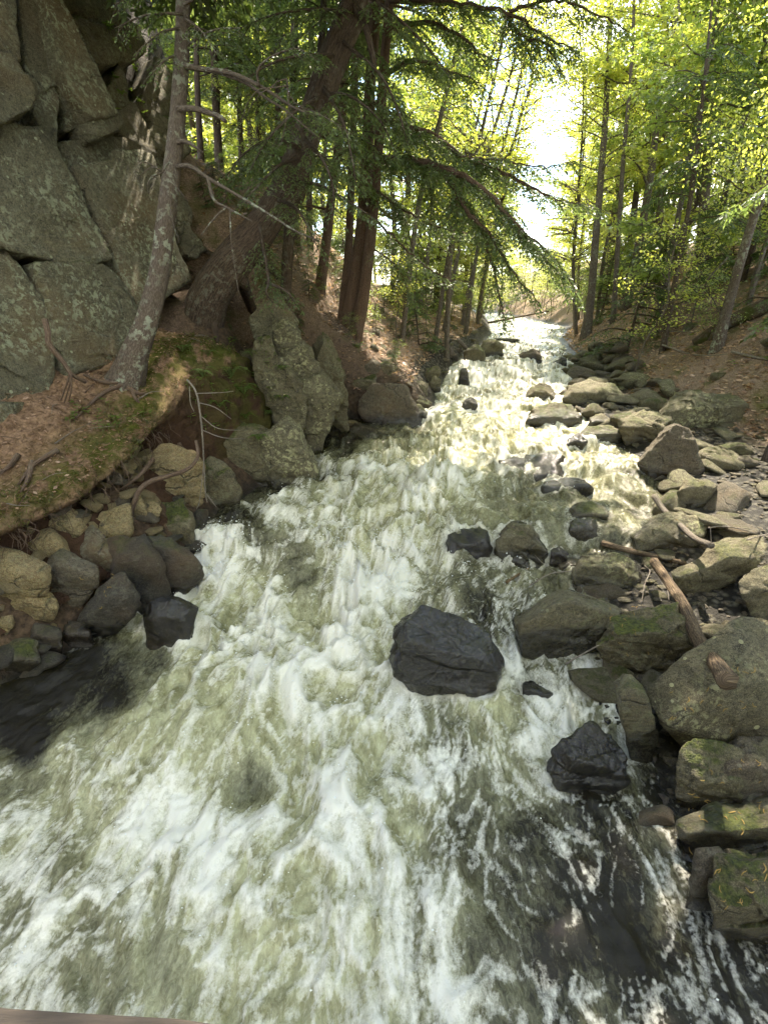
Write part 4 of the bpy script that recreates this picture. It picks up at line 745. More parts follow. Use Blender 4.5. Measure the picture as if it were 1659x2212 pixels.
for x0, y0, x1, y1 in [(400, 100, 520, 60), (395, 60, 300, 110), (395, 30, 250, 60), (398, 10, 520, -30), (396, 120, 330, 160), (400, 40, 470, 120), (396, -60, 560, -20), (394, -40, 250, 10)]:
    C = T.branch([at(x0, y0, 7.7), at((x0 + x1) / 2, (y0 + y1) / 2 - 14, 7.4), at(x1, y1, 7.1)], .018, .004); T.spray(C, side=.42, gap=.06, start=.25)
C = T.branch(PT((640, 235, 7.0), (700, 252, 6.9), (760, 290, 6.85)), .011, .004); T.spray(C, side=.4, gap=.05); C = T.branch(PT((590, 120, 6.9), (640, 105, 6.8), (690, 130, 6.8)), .008, .003); T.spray(C, side=.4, gap=.06)
T.single = False; T.br, T.lf = MB(), MB(); C1 = curve([at(*k[:3]) for k in k1], 90)  # unseen upper crown, added to shade the mound and the cliff
for kk in range(90):
    p = C1[random.randrange(66, 90)]; a = random.uniform(0, 6.28); l = random.uniform(1.8, 4.2); d = np.array((math.cos(a), math.sin(a), random.uniform(0, .3)))
    if p[2] < 7.2: continue
    C = T.branch([p, p + d * l * .5 + (0, 0, .1), p + d * l + np.array((0, 0, -.2))], .03, .006, 5, 9); T.spray(C, side=1.2, gap=.21, qs=.15, start=.15)
T.done('lichbark', brm='lichbark')

# ---- T2: thick hemlock leaning out over the stream from the mossy root plate
k2 = [(455, 640, 9.3, 78), (500, 570, 9.2, 76), (560, 500, 9.1, 66), (620, 400, 9.1, 58), (672, 270, 9.2, 56), (720, 130, 9.4, 58), (770, 0, 9.7, 57), (830, -200, 10.2, 54), (900, -600, 11.0, 56), (960, -1300, 12.0, 26)]
T = Tree('big_leaning_hemlock', 'thick brown hemlock trunk leaning right over the stream from a mossy root plate', at(455, 640, 9.3))
p0 = at(*k2[0][:3]); p1 = at(*k2[1][:3]); gb = p0 + (p0 - p1) * .75 + np.array((0, .1, -.25))
T.trunk([gb] + [at(*k[:3]) for k in k2], [RP(*k2)[0] * 1.05] + RP(*k2), 30, .18, .12, 96); T.single = True
for a_, r_ in [((( 500, 590), (470, 640), (462, 690), (470, 740)), .10), (((520, 600), (545, 670), (575, 730), (600, 790)), .11), (((480, 590), (440, 600), (410, 590)), .09), (((560, 560), (600, 600), (625, 650)), .09), (((485, 565), (440, 545), (405, 530)), .06)]:
    P = []
    for j, (x, y) in enumerate(a_):
        q = at(x, y, 9.2) if j == 0 else hit(x, y, GW, 7.5); P.append(q + np.array((0, 0, .02)))
    C = curve(P, 16); addtube(T.tr, C, np.linspace(r_, r_ * .35, 16), 10, bark=.3, seed=r_ * 40)
T.branch(PT((765, 10, 9.5), (790, 60, 9.1), (805, 120, 9.0), (808, 165, 9.0)), .06, .03, 8)
hb = []
for P_, sd_, gp in [(((690, 210, 9.1), (640, 240, 8.4), (580, 300, 7.9), (540, 370, 7.6)), .55, .045), (((700, 190, 9.1), (740, 260, 8.4), (760, 340, 8.0), (770, 400, 7.8)), .55, .045), (((640, 340, 8.9), (600, 360, 8.2), (560, 400, 7.8), (520, 440, 7.6)), .5, .045),
                  (((660, 300, 8.9), (700, 350, 8.2), (720, 410, 7.9), (715, 470, 7.7)), .5, .045), (((600, 430, 8.9), (640, 450, 8.3), (670, 500, 8.0), (690, 545, 7.9)), .45, .045), (((720, 120, 9.2), (650, 120, 8.5), (580, 140, 8.0), (520, 180, 7.7)), .55, .05),
                  (((740, 90, 9.3), (820, 160, 8.6), (860, 240, 8.3), (880, 310, 8.1)), .55, .05), (((620, 390, 8.9), (690, 400, 8.2), (760, 440, 7.9), (820, 480, 7.8)), .5, .05), (((560, 480, 8.9), (580, 600, 8.3), (575, 630, 8.0), (590, 655, 7.8)), .42, .035), (((575, 610, 8.3), (620, 630, 8.1), (640, 660, 8.0)), .32, .035),
                  (((760, 30, 9.6), (690, 20, 8.9), (600, 30, 8.4), (520, 60, 8.1)), .6, .06), (((780, -20, 9.6), (860, 40, 9.0), (930, 110, 8.7), (980, 180, 8.5)), .6, .06), (((700, 200, 9.1), (760, 210, 8.7), (820, 260, 8.4), (860, 340, 8.3)), .5, .05), (((650, 320, 8.9), (590, 300, 8.5), (530, 330, 8.2), (490, 380, 8.0)), .5, .05)]:
    C = T.branch(PT(*P_), .028, .005, 6, 16); T.spray(C, side=sd_, gap=gp, qs=.045, start=.18)
# unseen upper crown, its limbs biased over the stream to shade the near water
T.single = False; T.br, T.lf = MB(), MB()
for kk in range(190):
    f = random.uniform(.6, 1); p = curve([at(*k[:3]) for k in k2], 80)[int(f * 79)]; a = random.uniform(-1.9, .5) if kk % 5 < 3 else random.uniform(0, 6.28); l = random.uniform(3.2, 6.4) * (1.25 - .5 * f); d = np.array((math.cos(a), math.sin(a), random.uniform(-.05, .25)))
    if p[2] < 9.2: continue
    C = T.branch([p, p + d * l * .5 + (0, 0, .1), p + d * l + np.array((0, 0, -.45))], .035, .006, 5, 9); T.spray(C, side=1.2, gap=.21, qs=.15, start=.15)
T.done('hembark')

# ---- cedar clump and the long overhanging boughs
T = Tree('cedar_clump', 'clump of three reddish stringy cedar trunks rising beside the far left pool', at(752, 735, 12.6))
ks = [[(745, 740, 12.6, 37.2), (762, 640, 12.6, 28.5), (778, 520, 12.6, 26.0), (790, 380, 12.7, 24.8), (800, 180, 12.8, 23.6), (812, 0, 13, 22.3), (820, -250, 13.6, 18.6), (826, -700, 14.6, 8.7)],
      [(762, 738, 12.5, 31.0), (785, 640, 12.4, 24.8), (800, 520, 12.4, 22.3), (815, 360, 12.5, 21.1), (828, 160, 12.6, 19.8), (842, 0, 12.8, 18.6), (850, -260, 13.2, 14.9), (858, -650, 14, 6.2)],
      [(738, 735, 12.7, 24.8), (742, 660, 12.8, 18.6), (752, 560, 12.9, 17.4), (758, 420, 13, 16.1), (764, 240, 13.2, 14.9), (770, 0, 13.5, 13.6), (772, -300, 14, 8.7)]]
for kk in ks: T.trunk([at(*k[:3]) for k in kk], RP(*kk), 16, .2, .3, 50)
T.single = True
T.trunk(PT((770, 700, 12.2), (775, 730, 12.1), (760, 755, 12.1)), [.05, .06, .08], 8, .1, 0, 10)
for P_, r_, sd_, gp in [(((815, 345, 12.4), (900, 350, 11.2), (960, 365, 10.6), (1010, 385, 10.2), (1060, 425, 9.9), (1110, 480, 9.7), (1160, 540, 9.5), (1215, 600, 9.4)), .085, .75, .06), (((822, 260, 12.4), (930, 290, 11.4), (1000, 340, 10.9), (1080, 370, 10.5), (1140, 400, 10.2), (1200, 430, 10), (1290, 445, 9.8)), .06, .75, .06),
                  (((960, 375, 10.6), (1010, 455, 10), (1060, 510, 9.7), (1110, 590, 9.5), (1165, 655, 9.3)), .045, .6, .06), (((965, 385, 10.6), (1030, 480, 10.1), (1060, 560, 9.8), (1082, 655, 9.6), (1090, 700, 9.5)), .038, .5, .06), (((1060, 425, 9.9), (1130, 500, 9.6), (1200, 560, 9.5), (1250, 640, 9.4)), .025, .55, .06),
                  (((828, 160, 12.5), (900, 130, 11.8), (960, 150, 11.4), (1040, 180, 11)), .05, .7, .08), (((835, 60, 12.6), (930, 50, 11.9), (1010, 90, 11.5), (1050, 140, 11.2)), .05, .7, .08), (((820, 420, 12.3), (900, 470, 11.7), (980, 500, 11.3), (1040, 500, 11.0)), .03, .6, .08), (((815, 480, 12.3), (880, 540, 11.8), (940, 590, 11.5), (1000, 610, 11.3)), .025, .55, .08),
                  (((810, 540, 12.2), (850, 570, 11.8), (880, 620, 11.6), (890, 660, 11.5)), .02, .4, .06), (((795, 300, 12.5), (740, 330, 12), (700, 390, 11.7)), .03, .6, .08), (((800, 220, 12.5), (870, 260, 11.9), (930, 330, 11.6), (950, 400, 11.4)), .03, .6, .07), (((790, 400, 12.4), (840, 430, 11.8), (870, 490, 11.6)), .02, .5, .07),
                  (((842, 0, 12.7), (1000, 10, 11.8), (1100, 30, 11.2), (1180, 80, 10.8), (1245, 112, 10.6)), .05, .7, .08), (((1080, 20, 11.3), (1130, 80, 11), (1170, 90, 10.8), (1210, 150, 10.6)), .03, .6, .08), (((1100, 25, 11.2), (1200, 0, 10.8), (1290, 30, 10.5), (1360, 70, 10.3)), .03, .7, .1),
                  (((1000, 340, 10.9), (1080, 345, 10.4), (1160, 360, 10.1), (1240, 350, 9.9)), .02, .6, .06), (((900, 350, 11.2), (930, 420, 10.9), (930, 500, 10.8)), .02, .55, .06)]:
    C = T.branch(PT(*P_), r_, .006, 7, 26, .012); T.spray(C, side=sd_ * 1.2, gap=gp * .85, qs=.06, start=.10)
T.single = False; T.br, T.lf = MB(), MB()
for kk in range(60):
    c3 = ks[kk % 3]; C0_ = curve([at(*k[:3]) for k in c3], 50); p = C0_[random.randrange(30, 50)]; a = random.uniform(0, 6.28); l = random.uniform(1.6, 3.6); d = np.array((math.cos(a), math.sin(a), random.uniform(-.1, .2)))
    if p[2] < 8: continue
    C = T.branch([p, p + d * l * .5 + (0, 0, .1), p + d * l + np.array((0, 0, -.4))], .03, .006, 5, 9); T.spray(C, side=.8, gap=.13, qs=.08, start=.2)
T.done('cedar')

# ---- single trunks of the left slope and the right bank
def simple_tree(name, label, kk, bark, leaf, group=None, crown=(10, 1.6, 2.6), hemlock=True, low=.35, nb=26, lean=0):
    T = Tree(name, label, at(*kk[0][:3]), group); P = [at(*k[:3]) for k in kk]; R = [x * .58 for x in RP(*kk)]; P[0] = np.array((P[0][0], P[0][1], min(P[0][2], g1(P[0][0], P[0][1])) - .25)); top = P[-1] + (P[-1] - P[-2]) / max(.01, np.linalg.norm(P[-1] - P[-2])) * 5; P.append(top); R.append(R[-1] * .3)
    C = T.trunk(P, R, 14, .14, .45, 40); T.single = True; h0, h1 = C[0][2], C[-1][2]
    for _ in range(nb):
        f = random.uniform(low, .98); p = C[int(f * 39)]; a = random.uniform(0, 6.28); l = random.uniform(*crown[1:]) * (1.25 - .75 * f); up = .35 if not hemlock else .0
        d = np.array((math.cos(a), math.sin(a), up + random.uniform(-.2, .2))); e = p + d * l + np.array((0, 0, -.25 * l if hemlock else .1 * l))
        B_ = T.branch([p, p + d * l * .5 + np.array((0, 0, .05)), e], max(.012, .3 * np.interp(f, [0, 1], [R[0], R[-1]])), .006, 5, 9, .02)
        if hemlock: T.spray(B_, side=.8, gap=.14, qs=.075, start=.2)
        else:
            m = 230; u = rng.uniform(.2, 1.05, m); k_ = np.clip((u * 8).astype(int), 0, 8); q = B_[k_] + rng.normal(0, .22 * l ** .5, (m, 3)) * np.array((1, 1, .6))
            V, Fc = leafquads(q, unit(rng.normal(0, 1, (m, 3)) + (0, 0, -.3)), unit(rng.normal(0, .6, (m, 3)) + (0, 0, 1)), rng.uniform(.05, .10, m), rng.uniform(.016, .034, m)); T.lf.add(V, Fc)
    return T.done(bark, leaf)
simple_tree('hemlock_tree', 'reddish hemlock trunk standing between the leaning hemlock and the cedar clump', [(682, 665, 13.4, 44), (700, 560, 13.4, 36), (716, 430, 13.5, 32), (738, 250, 13.8, 30), (750, 60, 14.2, 28), (760, -150, 14.8, 24)], 'cedar', 'needle', low=.3)
simple_tree('hemlock_tree', 'forked dark trunk just right of the big leaning hemlock', [(588, 590, 10.6, 46), (625, 500, 10.6, 40), (650, 420, 10.8, 36), (664, 340, 11, 32), (690, 150, 11.6, 28), (705, -100, 12.4, 22)], 'hembark', 'needle', low=.45)
for lab, kk in [('straight dark trunk behind the first branch of the lichened hemlock', [(470, 345, 15.0, 30), (466, 200, 15.2, 27), (462, 60, 15.6, 25), (458, -200, 16.5, 20)]), ('thin trunk left of the darkest trunk on the left ridge', [(600, 420, 15.5, 24), (600, 250, 15.8, 21), (602, 60, 16.4, 19), (604, -200, 17, 15)]),
                ('darkest straight trunk on the left ridge', [(632, 430, 14.6, 34), (634, 280, 14.8, 31), (636, 100, 15.2, 29), (640, -150, 16, 24)]), ('slim trunk right of the darkest trunk on the left ridge', [(664, 450, 15.6, 24), (668, 280, 16, 21), (672, 80, 16.4, 19), (676, -150, 17, 15)]),
                ('shadowy trunk low on the left ridge beside a mossy slope', [(520, 360, 16, 22), (518, 250, 16.4, 20), (516, 100, 17, 18), (514, -120, 17.8, 14)]), ('trunk close behind the lichened hemlock on the left ridge', [(430, 330, 14.2, 24), (428, 220, 14.4, 21), (424, 60, 14.9, 19), (420, -150, 15.6, 15)]),
                ('trunk seen through the boughs between the leaning hemlock and the ridge', [(560, 400, 17, 22), (558, 250, 17.4, 20), (556, 100, 18, 18), (552, -150, 19, 14)])]:
    simple_tree('hemlock_tree', lab, kk, 'hembark', 'needle', 'trees of the left ridge', low=.3, nb=20)
simple_tree('young_tree', 'thin dark stem slanting right across the sky gap', [(868, 600, 15.5, 20), (900, 470, 15.5, 19), (940, 300, 15.6, 17), (985, 110, 16, 15), (1010, 0, 16.4, 12)], 'greybark', 'leafy', None, (8, 1.2, 2.4), False, .3, 16)
simple_tree('young_tree', 'crooked brown stem in the brush left of the far stream', [(968, 690, 17, 20), (970, 600, 17, 17), (978, 520, 17, 15), (990, 440, 17.2, 13), (1015, 330, 17.6, 9)], 'greybark', 'leafg', None, (8, 1, 2), False, .3, 14)
simple_tree('maple_tree', 'tan trunk at the corner of the right bank where the stream bends', [(1268, 705, 22, 34), (1276, 640, 22, 27), (1284, 540, 22, 25), (1296, 400, 22.2, 23), (1306, 270, 22.6, 21), (1315, 100, 23.2, 18), (1320, -60, 24, 14)], 'greybark', 'leafy', None, (8, 1.8, 3.4), False, .4, 30)
simple_tree('maple_tree', 'pale slender trunk right of the tan bank-corner trunk', [(1326, 690, 21, 18), (1336, 500, 21, 16), (1346, 340, 21.2, 15), (1360, 190, 21.5, 14), (1366, 80, 22, 12), (1372, -80, 22.6, 9)], 'greybark', 'leafy', None, (8, 1.6, 3.2), False, .4, 26)
simple_tree('hemlock_tree', 'dark thin hemlock stem slanting right in the middle of the right bank', [(1440, 712, 14.6, 22), (1455, 620, 14.6, 18), (1478, 500, 14.7, 16), (1498, 380, 14.9, 15), (1512, 260, 15.2, 13), (1524, 140, 15.6, 10)], 'hembark', 'needle2', None, (8, 1.0, 2.2), True, .3, 26)
simple_tree('maple_tree', 'stout grey trunk rising high above the right bank', [(1500, 690, 23, 44), (1512, 560, 23, 38), (1522, 400, 23.2, 36), (1532, 220, 23.6, 34), (1546, 40, 24.2, 32), (1556, -140, 25, 26)], 'greybark', 'leafy', None, (8, 2, 3.8), False, .4, 34)
simple_tree('maple_tree', 'dark forked trunk left of the stout grey trunk', [(1415, 680, 24, 26), (1422, 500, 24, 24), (1432, 330, 24.2, 22), (1444, 160, 24.6, 20), (1430, 0, 25, 16)], 'greybark', 'leafy', None, (8, 2, 3.6), False, .4, 30)
simple_tree('maple_tree', 'leaning mossy-grey trunk at the right edge of the picture', [(1556, 712, 12.6, 40), (1572, 660, 12.6, 34), (1600, 560, 12.6, 31), (1630, 460, 12.7, 30), (1655, 400, 12.8, 30), (1690, 260, 13.2, 26), (1720, 80, 14, 22)], 'lichbark', 'leafy', None, (8, 1.4, 2.8), False, .5, 20)
simple_tree('maple_tree', 'thin pale trunk right of the leaning mossy-grey trunk', [(1608, 690, 14.5, 22), (1630, 600, 14.5, 18), (1655, 520, 14.6, 16), (1690, 400, 15, 14)], 'greybark', 'leafy', None, (8, 1.2, 2.4), False, .5, 16)

# ---- shared forest trees: built once per shape, then copied
def decid(seed, H=15, r=.16, nb=40, cb=.16, spread=3.4, nl=13000, lsz=.16):
    r2 = np.random.default_rng(seed); tr, lf = MB(), MB(); C = curve([(0, 0, -.4)] + [(r2.normal(0, .18), r2.normal(0, .18), H * f) for f in (.25, .5, .75, 1)], 24); C[0] = (0, 0, -.4)
    addtube(tr, C, np.linspace(r, .02, 24), 9, bark=.12, seed=seed, flare=.4); per = nl // nb; tips = []
    for b_ in range(nb):
        f = r2.uniform(cb, .97); p = C[int(f * 23)]; a = r2.uniform(0, 6.28); l = spread * r2.uniform(.5, 1.05) * (1.15 - .7 * f) * (1.0 if f > .4 else .75); d = np.array((math.cos(a), math.sin(a), r2.uniform(.05, .7)))
        B_ = curve([p, p + d * l * .5, p + d * l + np.array((0, 0, -.12 * l))], 7) + r2.normal(0, .04, (7, 3)); B_[0] = p; addtube(tr, B_, np.linspace(r * .35 * (1.1 - f) + .012, .006, 7), 4, cap=False); tips.append(B_)
        for s_ in range(4):
            k = r2.integers(2, 7); a2 = a + r2.normal(0, .9); l2 = l * r2.uniform(.25, .5); d2 = np.array((math.cos(a2), math.sin(a2), r2.uniform(-.15, .5))); S = curve([B_[k], B_[k] + d2 * l2 * .6, B_[k] + d2 * l2 + (0, 0, -.06)], 4); addtube(tr, S, np.linspace(.012, .004, 4), 3, cap=False)
            m = per // 4; u = r2.uniform(.1, 1.1, m); q = S[0] + (S[-1] - S[0]) * u[:, None] + r2.normal(0, 1, (m, 3)) * np.array((.26, .26, .10)) * (.5 + .5 * l2)
            ax = unit(r2.normal(0, 1, (m, 3)) * (1, 1, .5) + (0, 0, -.2)); V, Fc = leafquads(q, ax, unit(r2.normal(0, .5, (m, 3)) + (0, 0, 1)), (lz := r2.uniform(.4, 1.4, m) * lsz), r2.uniform(.2, .34, m) * lz); lf.add(V, Fc)
    return tr, lf
def hemlock(seed, H=15, r=.2, nb=70, cb=.12, spread=2.6, q=.11):
    r2 = np.random.default_rng(seed); tr, lf = MB(), MB(); C = curve([(0, 0, -.4)] + [(r2.normal(0, .1), r2.normal(0, .1), H * f) for f in (.3, .6, 1)], 20); C[0] = (0, 0, -.4); addtube(tr, C, np.linspace(r, .015, 20), 9, bark=.15, seed=seed, flare=.5)
    for b_ in range(nb):
        f = r2.uniform(cb, .99); p = C[int(f * 19)]; a = r2.uniform(0, 6.28); l = spread * (1.08 - f) ** .7 * r2.uniform(.6, 1.1); d = np.array((math.cos(a), math.sin(a), r2.uniform(-.1, .15))); B_ = curve([p, p + d * l * .55, p + d * l + np.array((0, 0, -.3 * l))], 7)
        addtube(tr, B_, np.linspace(.022 * (1.2 - f) + .006, .004, 7), 4, cap=False); tw, (V, Fc) = needles(B_, .01, r2, side=.75 * (1.1 - .5 * f), gap=.17, qs=q, start=.15); lf.add(V, Fc)
    return tr, lf
def meshes(pair, bark, leaf):
    out = []
    for mb, nm, mt, sm in ((pair[0], 'trunk', bark, True), (pair[1], 'crown', leaf, False)):
        by = {}
        for f in mb.f: by.setdefault(f.shape[1], []).append(f)
        me = mesh_np(nm, np.vstack(mb.v), [np.vstack(x) for x in by.values()], sm, uv=np.vstack(mb.u)); me.materials.append(M[mt]); out.append((nm, me))
    return out
KIND = {'d1': meshes(decid(11), 'greybark', 'leafy'), 'd2': meshes(decid(12, 17, .19, 44, .25, 3.9, 14000), 'greybark', 'leafy'), 'd3': meshes(decid(13, 12, .11, 34, .12, 2.8, 10000), 'greybark', 'leafg'), 'd4': meshes(decid(14, 14, .14, 38, .18, 3.2, 11000, .17), 'greybark', 'leafy'),
        'd5': meshes(decid(15, 16, .18, 42, .5, 4.6, 10000, .16), 'greybark', 'leafy'), 'd6': meshes(decid(16, 13, .09, 56, .25, 2.8, 4200, .11), 'greybark', 'leafy'), 'h1': meshes(hemlock(21), 'hembark', 'needle'), 'h2': meshes(hemlock(22, 11, .14, 60, .06, 2.1), 'hembark', 'needle2'),
        's1': meshes(decid(31, 3.6, .02, 14, .18, 1.3, 2000, .068), 'greybark', 'leafy'), 's2': meshes(decid(32, 2.4, .014, 12, .15, 1.0, 1500, .06), 'greybark', 'leafg'), 's3': meshes(hemlock(33, 3.0, .035, 34, .08, 1.1, .06), 'hembark', 'needle2')}
def plant(kind, x, y, name, label, group, sc=1.0, cat='tree', tilt=.04, z=None):
    root = thing(name, label, cat, (x, y, g1(x, y) if z is None else z), group); root.rotation_euler = (random.uniform(-tilt, tilt), random.uniform(-tilt, tilt), random.uniform(0, 6.28)); root.scale = (sc,) * 3
    for nm, me_ in KIND[kind]:
        o = bpy.data.objects.new(nm, me_); COL.objects.link(o); o.parent = root
    return root
spots = []
def clear(x, y, m): return all((x - a) ** 2 + (y - b_) ** 2 > m * m for a, b_ in spots)
def scatter(n, fx, fy, m, fn, tries=4000):
    k = 0
    for _ in range(tries):
        if k >= n: break
        y = fy(); x = fx(y)
        if not clear(x, y, m): continue
        spots.append((x, y)); fn(x, y); k += 1
R_ = random.uniform
def right_tree(x, y):
    row = 'close behind the right bank' if y < 23 else 'in the middle of the right-hand woods' if y < 34 else 'deep in the right-hand woods'
    if random.random() < .2: plant('h2', x, y, 'hemlock_tree', f'bushy green hemlock {row}', f'hemlocks {row}', R_(.7, 1.1))
    else: plant(random.choice(('d1', 'd2', 'd3', 'd4')), x, y, 'maple_tree', f'leafy tree in fresh yellow-green leaf {row}', f'leafy trees {row}', R_(.8, 1.15))
scatter(46, lambda y: float(XR(y)) + R_(2.2, 4 + .55 * y), lambda: R_(15.5, 46), 1.7, right_tree)
def left_tree(x, y):
    if random.random() < .28: plant('h1' if random.random() < .6 else 'h2', x, y, 'hemlock_tree', 'dark hemlock in the woods behind the left ridge', 'hemlocks behind the left ridge', R_(.75, 1.15))
    else: plant(random.choice(('d1', 'd3', 'd4')), x, y, 'maple_tree', 'sunlit leafy tree in the woods behind the left ridge', 'leafy trees behind the left ridge', R_(.8, 1.1))
scatter(40, lambda y: float(XL(y)) - R_(2.8, 3 + .55 * y), lambda: R_(17.5, 46), 2.3, left_tree)
scatter(46, lambda y: R_(-.85 * y, .9 * y), lambda: R_(50, 85), 3.2, lambda x, y: plant(random.choice(('d1', 'd2', 'd4', 'd2', 'h1')), x, y, 'distant_tree', 'far tree closing the view at the end of the stream', 'distant trees', R_(.7, 1.0)))
scatter(56, lambda y: float(XR(y)) + R_(1.2, 2 + .5 * y), lambda: R_(12.5, 40), .8, lambda x, y: plant(random.choice(('s1', 's2', 's1', 's3')), x, y, 'sapling', 'thin sapling with small bright leaves on the right slope', 'saplings of the right slope', R_(.7, 1.3), 'sapling', .15))
scatter(50, lambda y: float(XL(y)) - R_(.9, 6), lambda: R_(13.5, 40), .7, lambda x, y: plant(random.choice(('s1', 's2', 's3')), x, y, 'sapling', 'low leafy sapling in the brush along the far left bank', 'saplings of the far left bank', R_(.5, 1.1), 'sapling', .2))
# leafy trees that close the sky gap, and brush at the far end
for px, Y_, k_, s_ in [(905, 22, 'd3', .9), (950, 27, 'd1', .9), (1000, 34, 'd4', 1.0), (880, 30, 'd2', 1.0), (1300, 30, 'd2', 1.05), (1260, 36, 'd4', .95), (1230, 44, 'd1', .8), (1040, 44, 'd3', .8), (1345, 26, 'd1', 1.05), (1010, 26, 'd3', .7), (1290, 25, 'd3', .8)]:
    q = at(px, 690, Y_); plant(k_, q[0], q[1], 'maple_tree', 'leafy tree leaning toward the sky gap above the far stream', 'leafy trees beside the far stream', s_, tilt=.1)
for y_, d_, s_, tx in [(17.5, .7, .85, .16), (20, 1.0, .95, .2), (22.5, .6, 1.0, .14), (25, 1.1, 1.0, .2), (28, .7, 1.0, .14), (32, .8, 1.0, .12), (36, .6, 1.0, .1)]:
    o = plant('d6', float(XL(y_)) - d_, y_, 'young_tree', 'slender twiggy young tree leaning over the far stream into the sky gap', 'twiggy trees of the sky gap', s_); o.rotation_euler = (R_(-.05, .05), tx, R_(-.3, .3))
for y_, d_, s_, tx in [(24, .7, .9, -.14), (29, .7, 1.0, -.12), (34, .8, 1.0, -.1)]:
    o = plant('d6', float(XR(y_)) + d_, y_, 'young_tree', 'slender twiggy young tree on the far right bank leaning left', 'twiggy trees of the far right bank', s_); o.rotation_euler = (R_(-.05, .05), tx, R_(-.3, .3))
scatter(36, lambda y: float(XL(y)) - R_(.9, 5), lambda: R_(9.8, 17), .5, lambda x, y: plant(random.choice(('s2', 's3', 's3')), x, y, 'seedling_tree', 'knee-high green seedling tree on the brown left slope', 'seedling trees of the left slope', R_(.16, .34), 'seedling', .2))
scatter(40, lambda y: (float(XL(y)) - R_(.3, 3)) if random.random() < .5 else (float(XR(y)) + R_(.3, 3)), lambda: R_(26, 52), .8, lambda x, y: plant(random.choice(('s1', 's2')), x, y, 'bush', 'bright green bush beside the far end of the stream', 'bushes at the far stream', R_(.9, 1.6), 'bush', .2))
scatter(60, lambda y: R_(1, 20), lambda: R_(48.5, 68), .8, lambda x, y: plant(random.choice(('s1', 's2')), x, y, 'bush', 'pale green bush behind the far weir', 'bushes behind the weir', R_(1, 1.8), 'bush', .2))
# unseen trees added outside the right edge to shade the foreground
for x, y, k_, s_, lab in [(7.6, 6.2, 'd2', 1.0, 'tall leafy tree added for shade just outside the right edge near the huge flat boulder'), (8.2, 9.6, 'h1', 1.0, 'tall hemlock added for shade just outside the right edge of the picture'), (6.5, 8.2, 'd5', 1.0, 'high-crowned leafy tree added for shade just outside the right edge beside the angular grey block'), (6.2, 5.2, 'd5', 1.05, 'high-crowned leafy tree added for shade just outside the right edge beside the mossy rocks'), (6.4, 3.2, 'd5', 1.0, 'leafy tree added for shade on the right bank beside the footbridge'), (7.2, 1.0, 'd2', .9, 'leafy tree added for shade on the right bank behind the footbridge')]:
    plant(k_, x, y, 'shade_tree', lab, None, s_)
for k in range(26):
    y = R_(-26, 1.5); sd_ = -1 if k % 2 else 1; x = sd_ * R_(6.5, 15) if y > -4 else sd_ * R_(3.5, 16)
    plant(random.choice(('d1', 'd2', 'h1', 'd4')), x, y, 'shade_tree', 'tall tree of the woods around and behind the footbridge', 'woods behind the footbridge', R_(.85, 1.1))
# ================================================================== SMALLER THINGS
M['moss'] = leaf_mat('moss', [(.035, .045, .010), (.07, .08, .018), (.12, .125, .028)], .3, .02); M['peel'] = bark_mat('peeling_log', (.06, .042, .03), (.24, .175, .11), .0, (10, .8))
bpy.context.view_layer.update(); DG = bpy.context.evaluated_depsgraph_get()
def cast(px, py, skip=('foliage', 'branch', 'crown', 'trunk', 'water_spray')):
    o = Vector(CAM); d = Vector(ray(px, py)).normalized()
    for _ in range(60):
        ok, loc, nrm, _i, ob, _m = SC.ray_cast(DG, o, d)
        if not ok: return np.array(hit(px, py, GW)), np.array((0, 0, 1.))
        if not ob.name.startswith(skip): return np.array(loc), np.array(nrm)
        o = loc + d * .01
    return np.array(hit(px, py, GW)), np.array((0, 0, 1.))
def lying(name, label, pix, r0, r1, mat, cat='stick', lift=.6, n=22, sides=8, bark=.12, wob=.0, group=None, fork=(), end=None):
    """a stick or log lying on whatever is under it, sagging only as far as its highest supports allow"""
    Ys = np.array([cast(x, y)[0][1] for x, y in pix]); yl = np.polyval(np.polyfit(np.linspace(0, 1, len(Ys)), Ys, 1), np.linspace(0, 1, len(Ys))); yl -= max(0, (yl - Ys).max()) * 1.0
    P = np.array([at(x, y, yy_) for (x, y), yy_ in zip(pix, yl)]); P += unit(CAM - P.mean(0)) * r0 * lift * .5
    T = Tree(name, label, P[0], group, cat); C = curve(P, n)
    if wob: C[1:-1] += rng.normal(0, wob, (n - 2, 3))
    addtube(T.tr, C, np.linspace(r0, r1, n), sides, bark=bark, seed=random.random() * 40)
    o = T.tr.build(name, M[mat], None, P[0]); bpy.data.objects.remove(T.root)
    tag(o, label, cat, group)
    for f, dx, l, r in fork:
        p = C[int(f * (n - 1))]; d = np.array(dx, float) * l; b = MB(); addtube(b, curve([p, p + d * .5 + rng.normal(0, .02, 3), p + d], 8), np.linspace(r, r * .4, 8), 5, bark=.1); b.build('side_twig', M[mat], o, P[0])
    return o
lying('driftwood_beam', 'brown split driftwood beam lying above the lichen-crusted boulder', [(1300, 1173), (1360, 1190), (1420, 1203), (1480, 1217)], .036, .028, 'peel', 'log', 1.6, sides=7, bark=.3)
lying('rotten_log', 'rotten peeling log sloping down onto the huge flat boulder', [(1412, 1213), (1445, 1260), (1476, 1310), (1512, 1385), (1545, 1430), (1568, 1470)], .046, .054, 'peel', 'log', 1.7, 40, 12, .45)
lying('grey_stick', 'long curved grey stick across the pale pitted slab', [(1412, 1072), (1435, 1104), (1474, 1140), (1500, 1163), (1535, 1178)], .035, .036, 'drift', 'stick', 2.2, fork=[(.35, (-.4, .3, .3), .12, .012)])
lying('bare_twig', 'thin forked twig over the dark gap left of the lichen-crusted boulder', [(1144, 1265), (1180, 1243), (1205, 1236), (1236, 1234)], .007, .006, 'twig', 'twig', 8, fork=[(.62, (-.6, .6, .35), .35, .004)])
